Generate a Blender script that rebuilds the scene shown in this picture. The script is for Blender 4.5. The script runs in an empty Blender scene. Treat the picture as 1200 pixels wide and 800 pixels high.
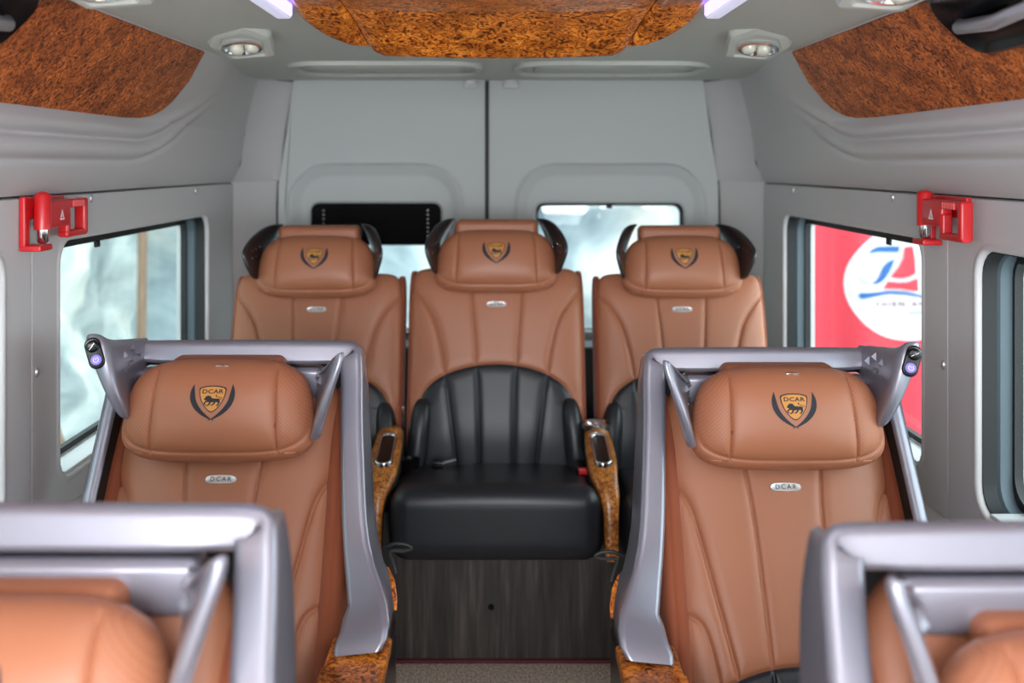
import bpy, bmesh, math, random
import numpy as np
from mathutils import Vector, Matrix, noise
random.seed(4)
PI = math.pi
S = bpy.context.scene
C = S.collection

# ------------------------------------------------------------------ camera, world, lights, exposure
CAMZ = 1.4
cam = bpy.data.objects.new('camera', bpy.data.cameras.new('camera'))
C.objects.link(cam)
cam.location = (0, 0, CAMZ)
cam.rotation_euler = (PI/2, 0, 0)
cam.data.sensor_width = 36
cam.data.lens = 34.5
cam.data.shift_x = 16/1200
cam.data.shift_y = -208/1200
cam.data.clip_start = 0.05
cam.data.dof.use_dof = True
cam.data.dof.focus_distance = 1.93
cam.data.dof.aperture_fstop = 2.6
S.camera = cam

S.view_settings.view_transform = 'Standard'
S.view_settings.look = 'None'
S.view_settings.gamma = 1
S.view_settings.use_curve_mapping = False
S.view_settings.exposure = 0.3
S.cycles.max_bounces = 10
S.cycles.diffuse_bounces = 6
S.cycles.sample_clamp_indirect = 8

W = bpy.data.worlds.new('sky'); S.world = W; W.use_nodes = True
bg = W.node_tree.nodes['Background']
bg.inputs['Color'].default_value = (0.86, 0.94, 1.0, 1)
bg.inputs['Strength'].default_value = 4.0

def area(name, loc, rot, sx, sy, power, col=(1, 1, 1)):
    l = bpy.data.lights.new(name, 'AREA'); l.shape = 'RECTANGLE'; l.size = sx; l.size_y = sy
    l.energy = power; l.color = col
    o = bpy.data.objects.new(name, l); C.objects.link(o); o.location = loc; o.rotation_euler = rot
    return o
# daylight through the windscreen, behind the camera, and unseen area lamps at both sides
area('windscreen_daylight', (0, -1.55, 1.35), (math.radians(84), 0, 0), 1.6, 0.8, 52, (0.95, 0.97, 1.0))
area('side_area_right', (1.0, -0.55, 1.1), (math.radians(90), 0, math.radians(70)), 0.9, 0.8, 18, (1.0, 0.97, 0.93))
area('side_area_left', (-1.0, -0.55, 1.1), (math.radians(90), 0, math.radians(-70)), 0.9, 0.8, 20, (0.90, 0.92, 1.0))
# the strip lamps of the front half of the ceiling
area('ceiling_lamp_front', (0, 0.45, 1.66), (0, 0, 0), 0.9, 1.2, 4, (1.0, 0.97, 0.94))

# ------------------------------------------------------------------ materials
def lin(r, g, b):
    def f(c):
        c /= 255
        return c/12.92 if c <= 0.04045 else ((c+0.055)/1.055)**2.4
    return (f(r), f(g), f(b), 1)

def mat(name, col, rough=0.5, metal=0.0, coat=0.0, spec=0.5, bump=None, coatr=0.08, sheen=0.0):
    m = bpy.data.materials.new(name); m.use_nodes = True
    nt = m.node_tree; p = nt.nodes['Principled BSDF']
    p.inputs['Base Color'].default_value = col
    p.inputs['Roughness'].default_value = rough
    p.inputs['Metallic'].default_value = metal
    p.inputs['Coat Weight'].default_value = coat
    p.inputs['Coat Roughness'].default_value = coatr
    p.inputs['Specular IOR Level'].default_value = spec
    p.inputs['Sheen Weight'].default_value = sheen
    if bump:
        sc, st, dist, kind = bump
        tc = nt.nodes.new('ShaderNodeTexCoord')
        if kind == 'voronoi':
            t = nt.nodes.new('ShaderNodeTexVoronoi'); out = t.outputs['Distance']
        else:
            t = nt.nodes.new('ShaderNodeTexNoise'); t.inputs['Detail'].default_value = 3; out = t.outputs['Fac']
        t.inputs['Scale'].default_value = sc
        b = nt.nodes.new('ShaderNodeBump'); b.inputs['Strength'].default_value = st; b.inputs['Distance'].default_value = dist
        nt.links.new(tc.outputs['Object'], t.inputs['Vector'])
        nt.links.new(out, b.inputs['Height']); nt.links.new(b.outputs['Normal'], p.inputs['Normal'])
    return m

def ramp_noise(m, stops, scale, detail=6, distort=0.0, stretch=(1, 1, 1), rough=0.6, target='Base Color', coords='Object'):
    nt = m.node_tree; p = nt.nodes['Principled BSDF']
    tc = nt.nodes.new('ShaderNodeTexCoord'); mp = nt.nodes.new('ShaderNodeMapping')
    mp.inputs['Scale'].default_value = stretch
    n = nt.nodes.new('ShaderNodeTexNoise'); n.inputs['Scale'].default_value = scale
    n.inputs['Detail'].default_value = detail; n.inputs['Distortion'].default_value = distort
    n.inputs['Roughness'].default_value = rough
    r = nt.nodes.new('ShaderNodeValToRGB')
    r.color_ramp.elements[0].position = stops[0][0]; r.color_ramp.elements[0].color = stops[0][1]
    r.color_ramp.elements[1].position = stops[-1][0]; r.color_ramp.elements[1].color = stops[-1][1]
    for pos, col in stops[1:-1]:
        e = r.color_ramp.elements.new(pos); e.color = col
    L = nt.links.new
    L(tc.outputs[coords], mp.inputs['Vector']); L(mp.outputs['Vector'], n.inputs['Vector'])
    L(n.outputs['Fac'], r.inputs['Fac']); L(r.outputs['Color'], p.inputs[target])
    return m

TAN = lin(169, 108, 79)
M = {}
M['leather'] = mat('tan_leather', TAN, 0.42, spec=0.45, bump=(900, 0.12, 0.0006, 'voronoi'))
M['leather_dark'] = mat('brown_leather', lin(158, 98, 70), 0.45, spec=0.4, bump=(900, 0.12, 0.0006, 'voronoi'))
M['suede'] = mat('rust_suede', lin(146, 80, 56), 0.95, spec=0.15, sheen=0.15, bump=(300, 0.15, 0.0008, 'noise'))
M['black_leather'] = mat('black_leather', lin(30, 33, 39), 0.4, spec=0.5, bump=(900, 0.12, 0.0006, 'voronoi'))
M['silver'] = mat('lilac_silver_paint', lin(140, 139, 152), 0.36, metal=0.5, coat=0.8)
M['shell_shade'] = mat('black_shell_shade', lin(22, 20, 20), 0.7)  # black colour stands in for the shadow inside the seat shells
M['gloss_black'] = mat('gloss_black_plastic', lin(12, 12, 14), 0.28, coat=0.1, spec=0.35)
M['dark_chrome'] = mat('smoked_metal', lin(70, 66, 70), 0.3, metal=0.8, coat=0.4)
M['chrome'] = mat('chrome', lin(225, 225, 228), 0.12, metal=1.0)
M['brushed'] = mat('satin_metal', lin(185, 185, 190), 0.35, metal=0.7)
M['wall'] = mat('grey_wall_plastic', lin(200, 199, 199), 0.55, spec=0.35, bump=(700, 0.05, 0.0004, 'noise'))
M['ceil'] = mat('grey_headliner_plastic', lin(196, 199, 192), 0.6, spec=0.3, bump=(700, 0.05, 0.0004, 'noise'))
M['door'] = mat('grey_door_lining', lin(184, 188, 187), 0.6, spec=0.3, bump=(700, 0.05, 0.0004, 'noise'))
M['rubber'] = mat('black_rubber', lin(20, 21, 23), 0.6)
M['vent_black'] = mat('vent_black_plastic', lin(13, 12, 13), 0.8, spec=0.15)
M['slate'] = mat('slate_blue_plastic', lin(78, 92, 100), 0.5)
M['sill'] = mat('white_sill', lin(205, 210, 210), 0.45)
M['red'] = mat('red_plastic', lin(205, 28, 34), 0.35, coat=0.2)
M['white'] = mat('white_print', lin(235, 235, 235), 0.5)
M['ink'] = mat('dark_navy_thread', lin(30, 34, 44), 0.7)
M['gold'] = mat('tan_gold_thread', lin(206, 142, 66), 0.6)
M['ink2'] = mat('dark_plate_print', lin(30, 30, 36), 0.5)
M['lens'] = mat('frosted_lens', lin(225, 225, 210), 0.25, coat=0.5)
M['burgundy'] = mat('burgundy_edging', lin(92, 30, 38), 0.7)

# perforated leather
m = M['perf'] = mat('perforated_leather', TAN, 0.48, spec=0.4)
nt = m.node_tree; p = nt.nodes['Principled BSDF']; L = nt.links.new
tc = nt.nodes.new('ShaderNodeTexCoord'); mp = nt.nodes.new('ShaderNodeMapping')
mp.inputs['Scale'].default_value = (190, 190, 190); mp.inputs['Rotation'].default_value = (0, PI/4, 0)
sx = nt.nodes.new('ShaderNodeSeparateXYZ'); L(tc.outputs['Object'], mp.inputs['Vector']); L(mp.outputs['Vector'], sx.inputs['Vector'])
def mth(op, a, b=None):
    n = nt.nodes.new('ShaderNodeMath'); n.operation = op
    for i, v in enumerate((a, b)):
        if v is None: continue
        if isinstance(v, (int, float)): n.inputs[i].default_value = v
        else: L(v, n.inputs[i])
    return n.outputs[0]
fx = mth('SUBTRACT', mth('FRACT', sx.outputs['X']), 0.5); fz = mth('SUBTRACT', mth('FRACT', sx.outputs['Z']), 0.5)
dd = mth('SQRT', mth('ADD', mth('MULTIPLY', fx, fx), mth('MULTIPLY', fz, fz)))
hole = mth('MULTIPLY', mth('LESS_THAN', dd, 0.18), 0.7)
mx = nt.nodes.new('ShaderNodeMix'); mx.data_type = 'RGBA'
mx.inputs['A'].default_value = TAN; mx.inputs['B'].default_value = lin(126, 76, 54)
L(hole, mx.inputs['Factor']); L(mx.outputs['Result'], p.inputs['Base Color'])

# burl wood
def burl(name, a, b, c, scale=38, rough=0.35, coat=0.25, stretch=(1, 1, 1)):
    m = mat(name, a, rough, coat=coat, coatr=0.05)
    nt = m.node_tree; p = nt.nodes['Principled BSDF']; L = nt.links.new
    tc = nt.nodes.new('ShaderNodeTexCoord'); mp = nt.nodes.new('ShaderNodeMapping'); mp.inputs['Scale'].default_value = stretch
    L(tc.outputs['Object'], mp.inputs['Vector'])
    n1 = nt.nodes.new('ShaderNodeTexNoise'); n1.inputs['Scale'].default_value = scale; n1.inputs['Detail'].default_value = 5
    n1.inputs['Distortion'].default_value = 2.2; n1.inputs['Roughness'].default_value = 0.62
    L(mp.outputs['Vector'], n1.inputs['Vector'])
    r = nt.nodes.new('ShaderNodeValToRGB'); e = r.color_ramp.elements
    e[0].position = 0.39; e[0].color = c; e[1].position = 0.63; e[1].color = a
    x = e.new(0.46); x.color = tuple(0.5*(c[i]+b[i]) for i in range(3))+(1,)
    x = e.new(0.52); x.color = b
    L(n1.outputs['Fac'], r.inputs['Fac'])
    n2 = nt.nodes.new('ShaderNodeTexNoise'); n2.inputs['Scale'].default_value = scale*0.28; n2.inputs['Detail'].default_value = 2
    L(mp.outputs['Vector'], n2.inputs['Vector'])
    r2 = nt.nodes.new('ShaderNodeValToRGB'); r2.color_ramp.elements[0].position = 0.35; r2.color_ramp.elements[0].color = (0.55, 0.5, 0.48, 1)
    r2.color_ramp.elements[1].position = 0.6; r2.color_ramp.elements[1].color = (1, 1, 1, 1)
    L(n2.outputs['Fac'], r2.inputs['Fac'])
    mx = nt.nodes.new('ShaderNodeMix'); mx.data_type = 'RGBA'; mx.blend_type = 'MULTIPLY'; mx.inputs['Factor'].default_value = 1
    L(r.outputs['Color'], mx.inputs['A']); L(r2.outputs['Color'], mx.inputs['B']); L(mx.outputs['Result'], p.inputs['Base Color'])
    return m
M['burl'] = burl('burl_wood', lin(250, 164, 62), lin(226, 124, 40), lin(84, 36, 12), scale=55)
M['burl_side'] = burl('burl_wood_matte', lin(236, 142, 68), lin(206, 108, 48), lin(84, 44, 28), scale=70, rough=0.6, coat=0.0)
M['burl_arm'] = burl('burl_wood_armrest', lin(240, 172, 84), lin(214, 132, 54), lin(120, 62, 24), scale=75)

M['vinyl'] = ramp_noise(mat('dark_wood_vinyl', lin(50, 45, 42), 0.5), [(0.3, lin(40, 36, 35)), (0.52, lin(62, 56, 53)), (0.72, lin(96, 88, 82))], 60, 5, 0.2, (1, 1, 0.06))
M['carpet'] = ramp_noise(mat('beige_loop_carpet', lin(120, 105, 92), 0.95, spec=0.1), [(0.38, lin(140, 122, 108)), (0.62, lin(240, 222, 204))], 170, 3)
M['rock'] = ramp_noise(mat('pale_rock', lin(150, 155, 150), 0.9), [(0.3, lin(120, 132, 134)), (0.48, lin(176, 186, 184)), (0.66, lin(225, 228, 218))], 1.7, 7, 0.6)
M['rock_back'] = ramp_noise(mat('pale_rock_behind', lin(190, 200, 200), 0.9), [(0.3, lin(96, 112, 120)), (0.5, lin(158, 172, 176)), (0.68, lin(212, 214, 206))], 1.3, 5, 0.4)
M['asphalt'] = ramp_noise(mat('pale_concrete', lin(150, 150, 148), 0.9), [(0.3, lin(120, 122, 122)), (0.7, lin(176, 176, 172))], 6, 6)
M['plank'] = ramp_noise(mat('weathered_plank', lin(130, 100, 78), 0.8), [(0.3, lin(96, 74, 60)), (0.7, lin(160, 130, 104))], 12, 5, 0, (4, 4, 0.4))
M['banner_red'] = mat('red_banner_cloth', lin(208, 56, 70), 0.8)
M['banner_white'] = mat('white_banner_print', lin(205, 208, 212), 0.8)
M['banner_blue'] = mat('blue_banner_print', lin(30, 84, 150), 0.8)
M['banner_pink'] = mat('pink_banner_print', lin(130, 16, 44), 0.8)

def emis(name, col, st, base=(0, 0, 0, 1)):
    m = mat(name, base, 0.4); p = m.node_tree.nodes['Principled BSDF']
    p.inputs['Emission Color'].default_value = col; p.inputs['Emission Strength'].default_value = st
    return m
M['led'] = emis('violet_led_strip', (0.35, 0.25, 1.0, 1), 3.0)
M['led_btn'] = emis('violet_button_glow', (0.30, 0.22, 1.0, 1), 0.9)
M['strip'] = emis('frosted_strip_lit', (0.78, 0.78, 1.0, 1), 0.45, lin(200, 204, 225))

# thin window glass: clear with a Fresnel reflection
m = M['glass'] = bpy.data.materials.new('window_glass'); m.use_nodes = True
nt = m.node_tree; nt.nodes.remove(nt.nodes['Principled BSDF'])
tr = nt.nodes.new('ShaderNodeBsdfTransparent'); tr.inputs['Color'].default_value = (0.93, 0.98, 0.97, 1)
gl = nt.nodes.new('ShaderNodeBsdfGlossy'); gl.inputs['Roughness'].default_value = 0.02
ms = nt.nodes.new('ShaderNodeMixShader')
ms.inputs[0].default_value = 0.035; nt.links.new(tr.outputs[0], ms.inputs[1]); nt.links.new(gl.outputs[0], ms.inputs[2])
nt.links.new(ms.outputs[0], nt.nodes['Material Output'].inputs['Surface'])

# ------------------------------------------------------------------ mesh helpers
class MB:
    """collects vertices and faces for ONE mesh"""
    def __init__(s): s.v = []; s.f = []
    def add(s, v, f, flip=False):
        n = len(s.v); s.v += [tuple(map(float, p)) for p in v]
        s.f += [tuple(i+n for i in (reversed(q) if flip else q)) for q in f]
        return s
    def mapped(s, fn): s.v = [tuple(fn(*p)) for p in s.v]; return s

def empty(name, loc=(0, 0, 0)):
    o = bpy.data.objects.new(name, None); o.empty_display_size = 0.1; C.objects.link(o); o.location = loc
    return o

def obj(name, mb, m, parent=None, smooth=True, ang=40, loc=None, sub=0, recalc=True):
    me = bpy.data.meshes.new(name)
    me.from_pydata(mb.v, [], mb.f); me.validate()
    if recalc:
        b = bmesh.new(); b.from_mesh(me)
        bmesh.ops.recalc_face_normals(b, faces=b.faces); b.to_mesh(me); b.free()
    me.materials.append(m if not isinstance(m, str) else M[m])
    if smooth:
        me.polygons.foreach_set('use_smooth', [True]*len(me.polygons))
        if ang < 180: me.set_sharp_from_angle(angle=math.radians(ang))
    o = bpy.data.objects.new(name, me); C.objects.link(o)
    if parent: o.parent = parent
    if loc: o.location = loc
    if sub:
        md = o.modifiers.new('sub', 'SUBSURF'); md.levels = sub; md.render_levels = sub
    return o

def tag(o, label, cat, group=None):
    o['label'] = label; o['category'] = cat
    if group: o['group'] = group
    return o
def struct(o): o['kind'] = 'structure'; return o

def copy_tree(o, parent=None):
    c = o.copy(); C.objects.link(c); c.parent = parent
    for ch in list(o.children):
        copy_tree(ch, c)
    return c

def rbox(mb, x0, x1, y0, y1, z0, z1, r=0.005, n=3, dens=1, fn=None):
    """rounded box; each side has n cells in every rounded edge and dens cells across the flat part"""
    c = np.array([(x0+x1)/2, (y0+y1)/2, (z0+z1)/2]); h = np.array([abs(x1-x0), abs(y1-y0), abs(z1-z0)])/2
    r = min(r, h.min()*0.999)
    inn = h-r
    def axis(k):
        e = [-1+math.tan(PI/4*(i/n))*1.0-0 for i in range(n)]
        lo = [-h[k]+r*(1-math.tan(PI/4*(1-i/n))) for i in range(n)]
        mid = list(np.linspace(-inn[k], inn[k], dens+1))
        return lo+mid+[-a for a in reversed(lo)]
    for k in range(3):
        a, b = (k+1) % 3, (k+2) % 3
        A, B = axis(a), axis(b)
        for sgn in (-1, 1):
            V = []
            for u in A:
                for w in B:
                    q = np.zeros(3); q[k] = sgn*h[k]; q[a] = u; q[b] = w
                    cl = np.clip(q, -inn, inn); d = q-cl; nn = np.linalg.norm(d)
                    V.append(c+cl+d/nn*r)
            nb = len(B)
            F = []
            for i in range(len(A)-1):
                for j in range(nb-1):
                    t = (i*nb+j, (i+1)*nb+j, (i+1)*nb+j+1, i*nb+j+1)
                    F.append(t if sgn > 0 else tuple(reversed(t)))
            if fn: V = [fn(*v) for v in V]
            mb.add(V, F)
    return mb

def weld(o, d=1e-5):
    b = bmesh.new(); b.from_mesh(o.data); bmesh.ops.remove_doubles(b, verts=b.verts, dist=d)
    bmesh.ops.recalc_face_normals(b, faces=b.faces); b.to_mesh(o.data); b.free(); return o

def rb(name, m, parent, *a, **k):
    mb = MB(); rbox(mb, *a, **k); return weld(obj(name, mb, m, parent, ang=180, recalc=False))

def tube(mb, pts, r, n=10, cap=True, flat=1.0):
    P = [Vector(p) for p in pts]; rs = r if isinstance(r, (list, tuple)) else [r]*len(P)
    V = []; F = []; up = None
    for i, p in enumerate(P):
        t = (P[min(i+1, len(P)-1)]-P[max(i-1, 0)]).normalized()
        if up is None:
            up = t.orthogonal().normalized()
        up = (up-t*up.dot(t)).normalized(); s = t.cross(up)
        for k in range(n):
            a = 2*PI*k/n; V.append(p+(up*math.cos(a)+s*math.sin(a)*flat)*rs[i])
    for i in range(len(P)-1):
        for k in range(n):
            F.append((i*n+k, i*n+(k+1) % n, (i+1)*n+(k+1) % n, (i+1)*n+k))
    if cap: F += [tuple(reversed(range(n))), tuple(range((len(P)-1)*n, len(P)*n))]
    return mb.add(V, F)

def loft(mb, loops, closed=True, cap0=False, cap1=False):
    n = len(loops[0]); V = [p for l in loops for p in l]; F = []
    for i in range(len(loops)-1):
        for k in range(n if closed else n-1):
            F.append((i*n+k, i*n+(k+1) % n, (i+1)*n+(k+1) % n, (i+1)*n+k))
    if cap0: F.append(tuple(reversed(range(n))))
    if cap1: F.append(tuple(range((len(loops)-1)*n, len(loops)*n)))
    return mb.add(V, F)

def rr(a0, a1, b0, b1, r, k=6, m=8):
    """rounded rectangle as a list of (a, b), always 4*(k+m) points"""
    out = []
    cs = [((a1-r, b0+r), -PI/2), ((a1-r, b1-r), 0), ((a0+r, b1-r), PI/2), ((a0+r, b0+r), PI)]
    for i, ((cx, cy), s) in enumerate(cs):
        arc = [(cx+r*math.cos(s+PI/2*j/(k-1)), cy+r*math.sin(s+PI/2*j/(k-1))) for j in range(k)]
        (nx, ny), s2 = cs[(i+1) % 4]
        q = (nx+r*math.cos(s2), ny+r*math.sin(s2))
        out += arc
        for j in range(1, m+1):
            t = j/(m+1); out.append((arc[-1][0]*(1-t)+q[0]*t, arc[-1][1]*(1-t)+q[1]*t))
    return out

def catmull(pts, n=8):
    P = [np.array(p, float) for p in pts]; P = [2*P[0]-P[1]]+P+[2*P[-1]-P[-2]]
    out = []
    for i in range(1, len(P)-2):
        for j in range(n):
            t = j/n; a, b, c, d = P[i-1:i+3]
            out.append(0.5*((2*b)+(c-a)*t+(2*a-5*b+4*c-d)*t*t+(3*b-a-3*c+d)*t**3))
    out.append(P[-2]); return out

def seamdist(x, v, pts):
    P = catmull(pts, 6); D = np.full(x.shape, 9.0)
    for a, b in zip(P[:-1], P[1:]):
        ab = b-a; L2 = (ab**2).sum()
        t = np.clip(((x-a[0])*ab[0]+(v-a[1])*ab[1])/max(L2, 1e-12), 0, 1)
        D = np.minimum(D, np.hypot(x-a[0]-t*ab[0], v-a[1]-t*ab[1]))
    return D
def groove(d, amp=0.0045, w=0.0045): return -amp*np.exp(-(d/w)**2)-amp*0.6*np.exp(-(d/(w*4))**2)

class Pad:
    """an upholstered pad: a superellipse footprint with a domed front; seams press into it"""
    def __init__(s, W0, H, Tf, Tb, n=5, m=3, place=None, disp=None):
        s.W0, s.H, s.Tf, s.Tb, s.n, s.m, s.place, s.disp = W0, H, Tf, Tb, n, m, place, disp
    def h(s, x, v):
        W = s.W0(v/s.H)
        r = (np.abs(x/W)**s.n+np.abs(v/s.H)**s.n)**(1/s.n); r = np.clip(r, 0, 1)
        k = (1-r**s.m)**(1/s.m)
        h = s.Tf*k
        if s.disp is not None: h = h+s.disp(x, v)*np.clip(k*1.6, 0, 1)
        return h, k
    def grid(s, nx, ny):
        e = lambda q: np.where(np.abs(q) < 0.8, q*1.0, np.sign(q)*(0.8+0.2*np.sin((np.abs(q)-0.8)/0.2*PI/2)))
        a = e(np.linspace(-1, 1, nx)); t = e(np.linspace(-1, 1, ny))
        A, T = np.meshgrid(a, t)
        Wd = s.W0(T)*(1-np.abs(T)**s.n)**(1/s.n)
        return A*Wd, T*s.H
    def front(s, nx, ny, split=None, names=None):
        """returns mesh collectors; split(x,v) gives region ids per face"""
        X, V = s.grid(nx, ny)
        h, k = s.h(X, V)
        F = []; 
        idx = np.arange(nx*ny).reshape(ny, nx)
        q = np.stack([idx[:-1, :-1], idx[:-1, 1:], idx[1:, 1:], idx[1:, :-1]], -1).reshape(-1, 4)
        return X, V, h, k, q
    def snap(s, X, V, sdf, cell):
        e = 1e-4
        for _ in range(2):
            d = sdf(X, V); gx = (sdf(X+e, V)-sdf(X-e, V))/(2*e); gv = (sdf(X, V+e)-sdf(X, V-e))/(2*e)
            g = np.maximum(gx*gx+gv*gv, 1e-6); ok = (np.abs(d)/np.sqrt(g) < cell*0.72)
            X = np.where(ok, X-d*gx/g, X); V = np.where(ok, V-d*gv/g, V)
        return X, V
    def build(s, nx, ny, regions=(), extra_back=True):
        """regions: list of sdf functions (negative inside); returns list of MB: [rest(+back), region1, ...]"""
        X, V = s.grid(nx, ny)
        cell = max(2*s.W0(0)/nx, 2*s.H/ny)
        X0, V0 = X.copy(), V.copy()
        for sd in regions:
            Xn, Vn = s.snap(X, V, sd, cell)
            X[2:-2, 2:-2] = Xn[2:-2, 2:-2]; V[2:-2, 2:-2] = Vn[2:-2, 2:-2]
        h, k = s.h(X, V)
        P = np.array(s.place(X.ravel(), V.ravel(), h.ravel())).T
        idx = np.arange(nx*ny).reshape(ny, nx)
        q = np.stack([idx[:-1, :-1], idx[:-1, 1:], idx[1:, 1:], idx[1:, :-1]], -1).reshape(-1, 4)
        cx = X.ravel()[q].mean(1); cv = V.ravel()[q].mean(1)
        reg = np.zeros(len(q), int)
        for i, sd in enumerate(regions):
            reg[(sd(cx, cv) < 0) & (reg == 0)] = i+1
        outs = []
        for i in range(len(regions)+1):
            sel = q[reg == i]; used, inv = np.unique(sel, return_inverse=True); inv = inv.reshape(sel.shape)
            mb = MB(); mb.add(P[used], [tuple(int(z) for z in f) for f in inv]); outs.append(mb)
        # back sheet
        nb, mbk = max(12, nx//4), max(12, ny//4)
        XB, VB = s.grid(nb, mbk); _, kb = s.h(XB, VB)
        PB = np.array(s.place(XB.ravel(), VB.ravel(), (-s.Tb*kb).ravel())).T
        ib = np.arange(nb*mbk).reshape(mbk, nb)
        qb = np.stack([ib[:-1, :-1], ib[1:, :-1], ib[1:, 1:], ib[:-1, 1:]], -1).reshape(-1, 4)
        outs[0].add(PB, [tuple(int(z) for z in f) for f in qb])
        return outs
    def on(s, x, v, off=0.0006):
        x = np.atleast_1d(np.array(x, float)); v = np.atleast_1d(np.array(v, float))
        h, _ = s.h(x, v)
        P = np.array(s.place(x, v, h+off)).T
        return P

def lean(cy, cz, beta):
    sb, cb = math.sin(beta), math.cos(beta)
    return lambda x, v, h: (x, cy+v*sb-h*cb, cz+v*cb+h*sb)

def poly_on(mb, pts, pad, off=0.0006, step=0.004):
    """flat printed or stitched shape laid on the pad's own surface"""
    b = bmesh.new(); vs = [b.verts.new((x, v, 0)) for x, v in pts]
    f = b.faces.new(vs); bmesh.ops.triangulate(b, faces=[f])
    for _ in range(3):
        es = [e for e in b.edges if e.calc_length() > step]
        if not es: break
        bmesh.ops.subdivide_edges(b, edges=es, cuts=1, use_grid_fill=False)
        bmesh.ops.triangulate(b, faces=[f for f in b.faces if len(f.verts) > 3])
    b.verts.index_update()
    P = pad.on([v.co.x for v in b.verts], [v.co.y for v in b.verts], off)
    mb.add(P, [tuple(v.index for v in f.verts) for f in b.faces]); b.free()
    return mb

def stroke(pts, w):
    """outline polygon of a tapered stroke; w is a number or a list"""
    P = [np.array(p, float) for p in pts]; ws = w if isinstance(w, (list, tuple)) else [w]*len(P)
    L_, R_ = [], []
    for i, p in enumerate(P):
        t = P[min(i+1, len(P)-1)]-P[max(i-1, 0)]; t = t/np.linalg.norm(t); n = np.array([-t[1], t[0]])
        L_.append(tuple(p+n*ws[i]/2)); R_.append(tuple(p-n*ws[i]/2))
    return L_+R_[::-1]

_txt = {}
def text2d(s, size, space=1.0, offset=0.0):
    key = (s, size, space, offset)
    if key in _txt: return _txt[key]
    cu = bpy.data.curves.new('t', 'FONT'); cu.body = s; cu.size = size; cu.space_character = space
    cu.align_x = 'CENTER'; cu.align_y = 'CENTER'; cu.offset = offset; cu.resolution_u = 3
    o = bpy.data.objects.new('t', cu); C.objects.link(o)
    dg = bpy.context.evaluated_depsgraph_get(); me = o.evaluated_get(dg).to_mesh()
    V = [(v.co.x, v.co.y) for v in me.vertices]; F = [tuple(p.vertices) for p in me.polygons]
    o.evaluated_get(dg).to_mesh_clear(); bpy.data.objects.remove(o); bpy.data.curves.remove(cu)
    _txt[key] = (V, F); return V, F

def sheet(mb, fn, us, vs, flip=False):
    V = [fn(u, v) for v in vs for u in us]; n = len(us)
    F = [(j*n+i, j*n+i+1, (j+1)*n+i+1, (j+1)*n+i) for j in range(len(vs)-1) for i in range(n-1)]
    return mb.add(V, F, flip)
def sm(a, b, x):
    t = min(1, max(0, (x-a)/(b-a))); return t*t*(3-2*t)

# ------------------------------------------------------------------ the van: floor, walls, ceiling
YF = -1.7           # front end of the cabin
YS = 3.40           # rear end of the side linings
YD = 3.60           # rear doors
SEAM = CAMZ-0.06
XI, XO = 0.92, 1.0  # inner lining, outer skin

mb = MB(); rbox(mb, -XO, XO, YF, 3.7, -0.06, 0.0, 0.004)
struct(obj('floor', mb, 'carpet'))

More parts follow.
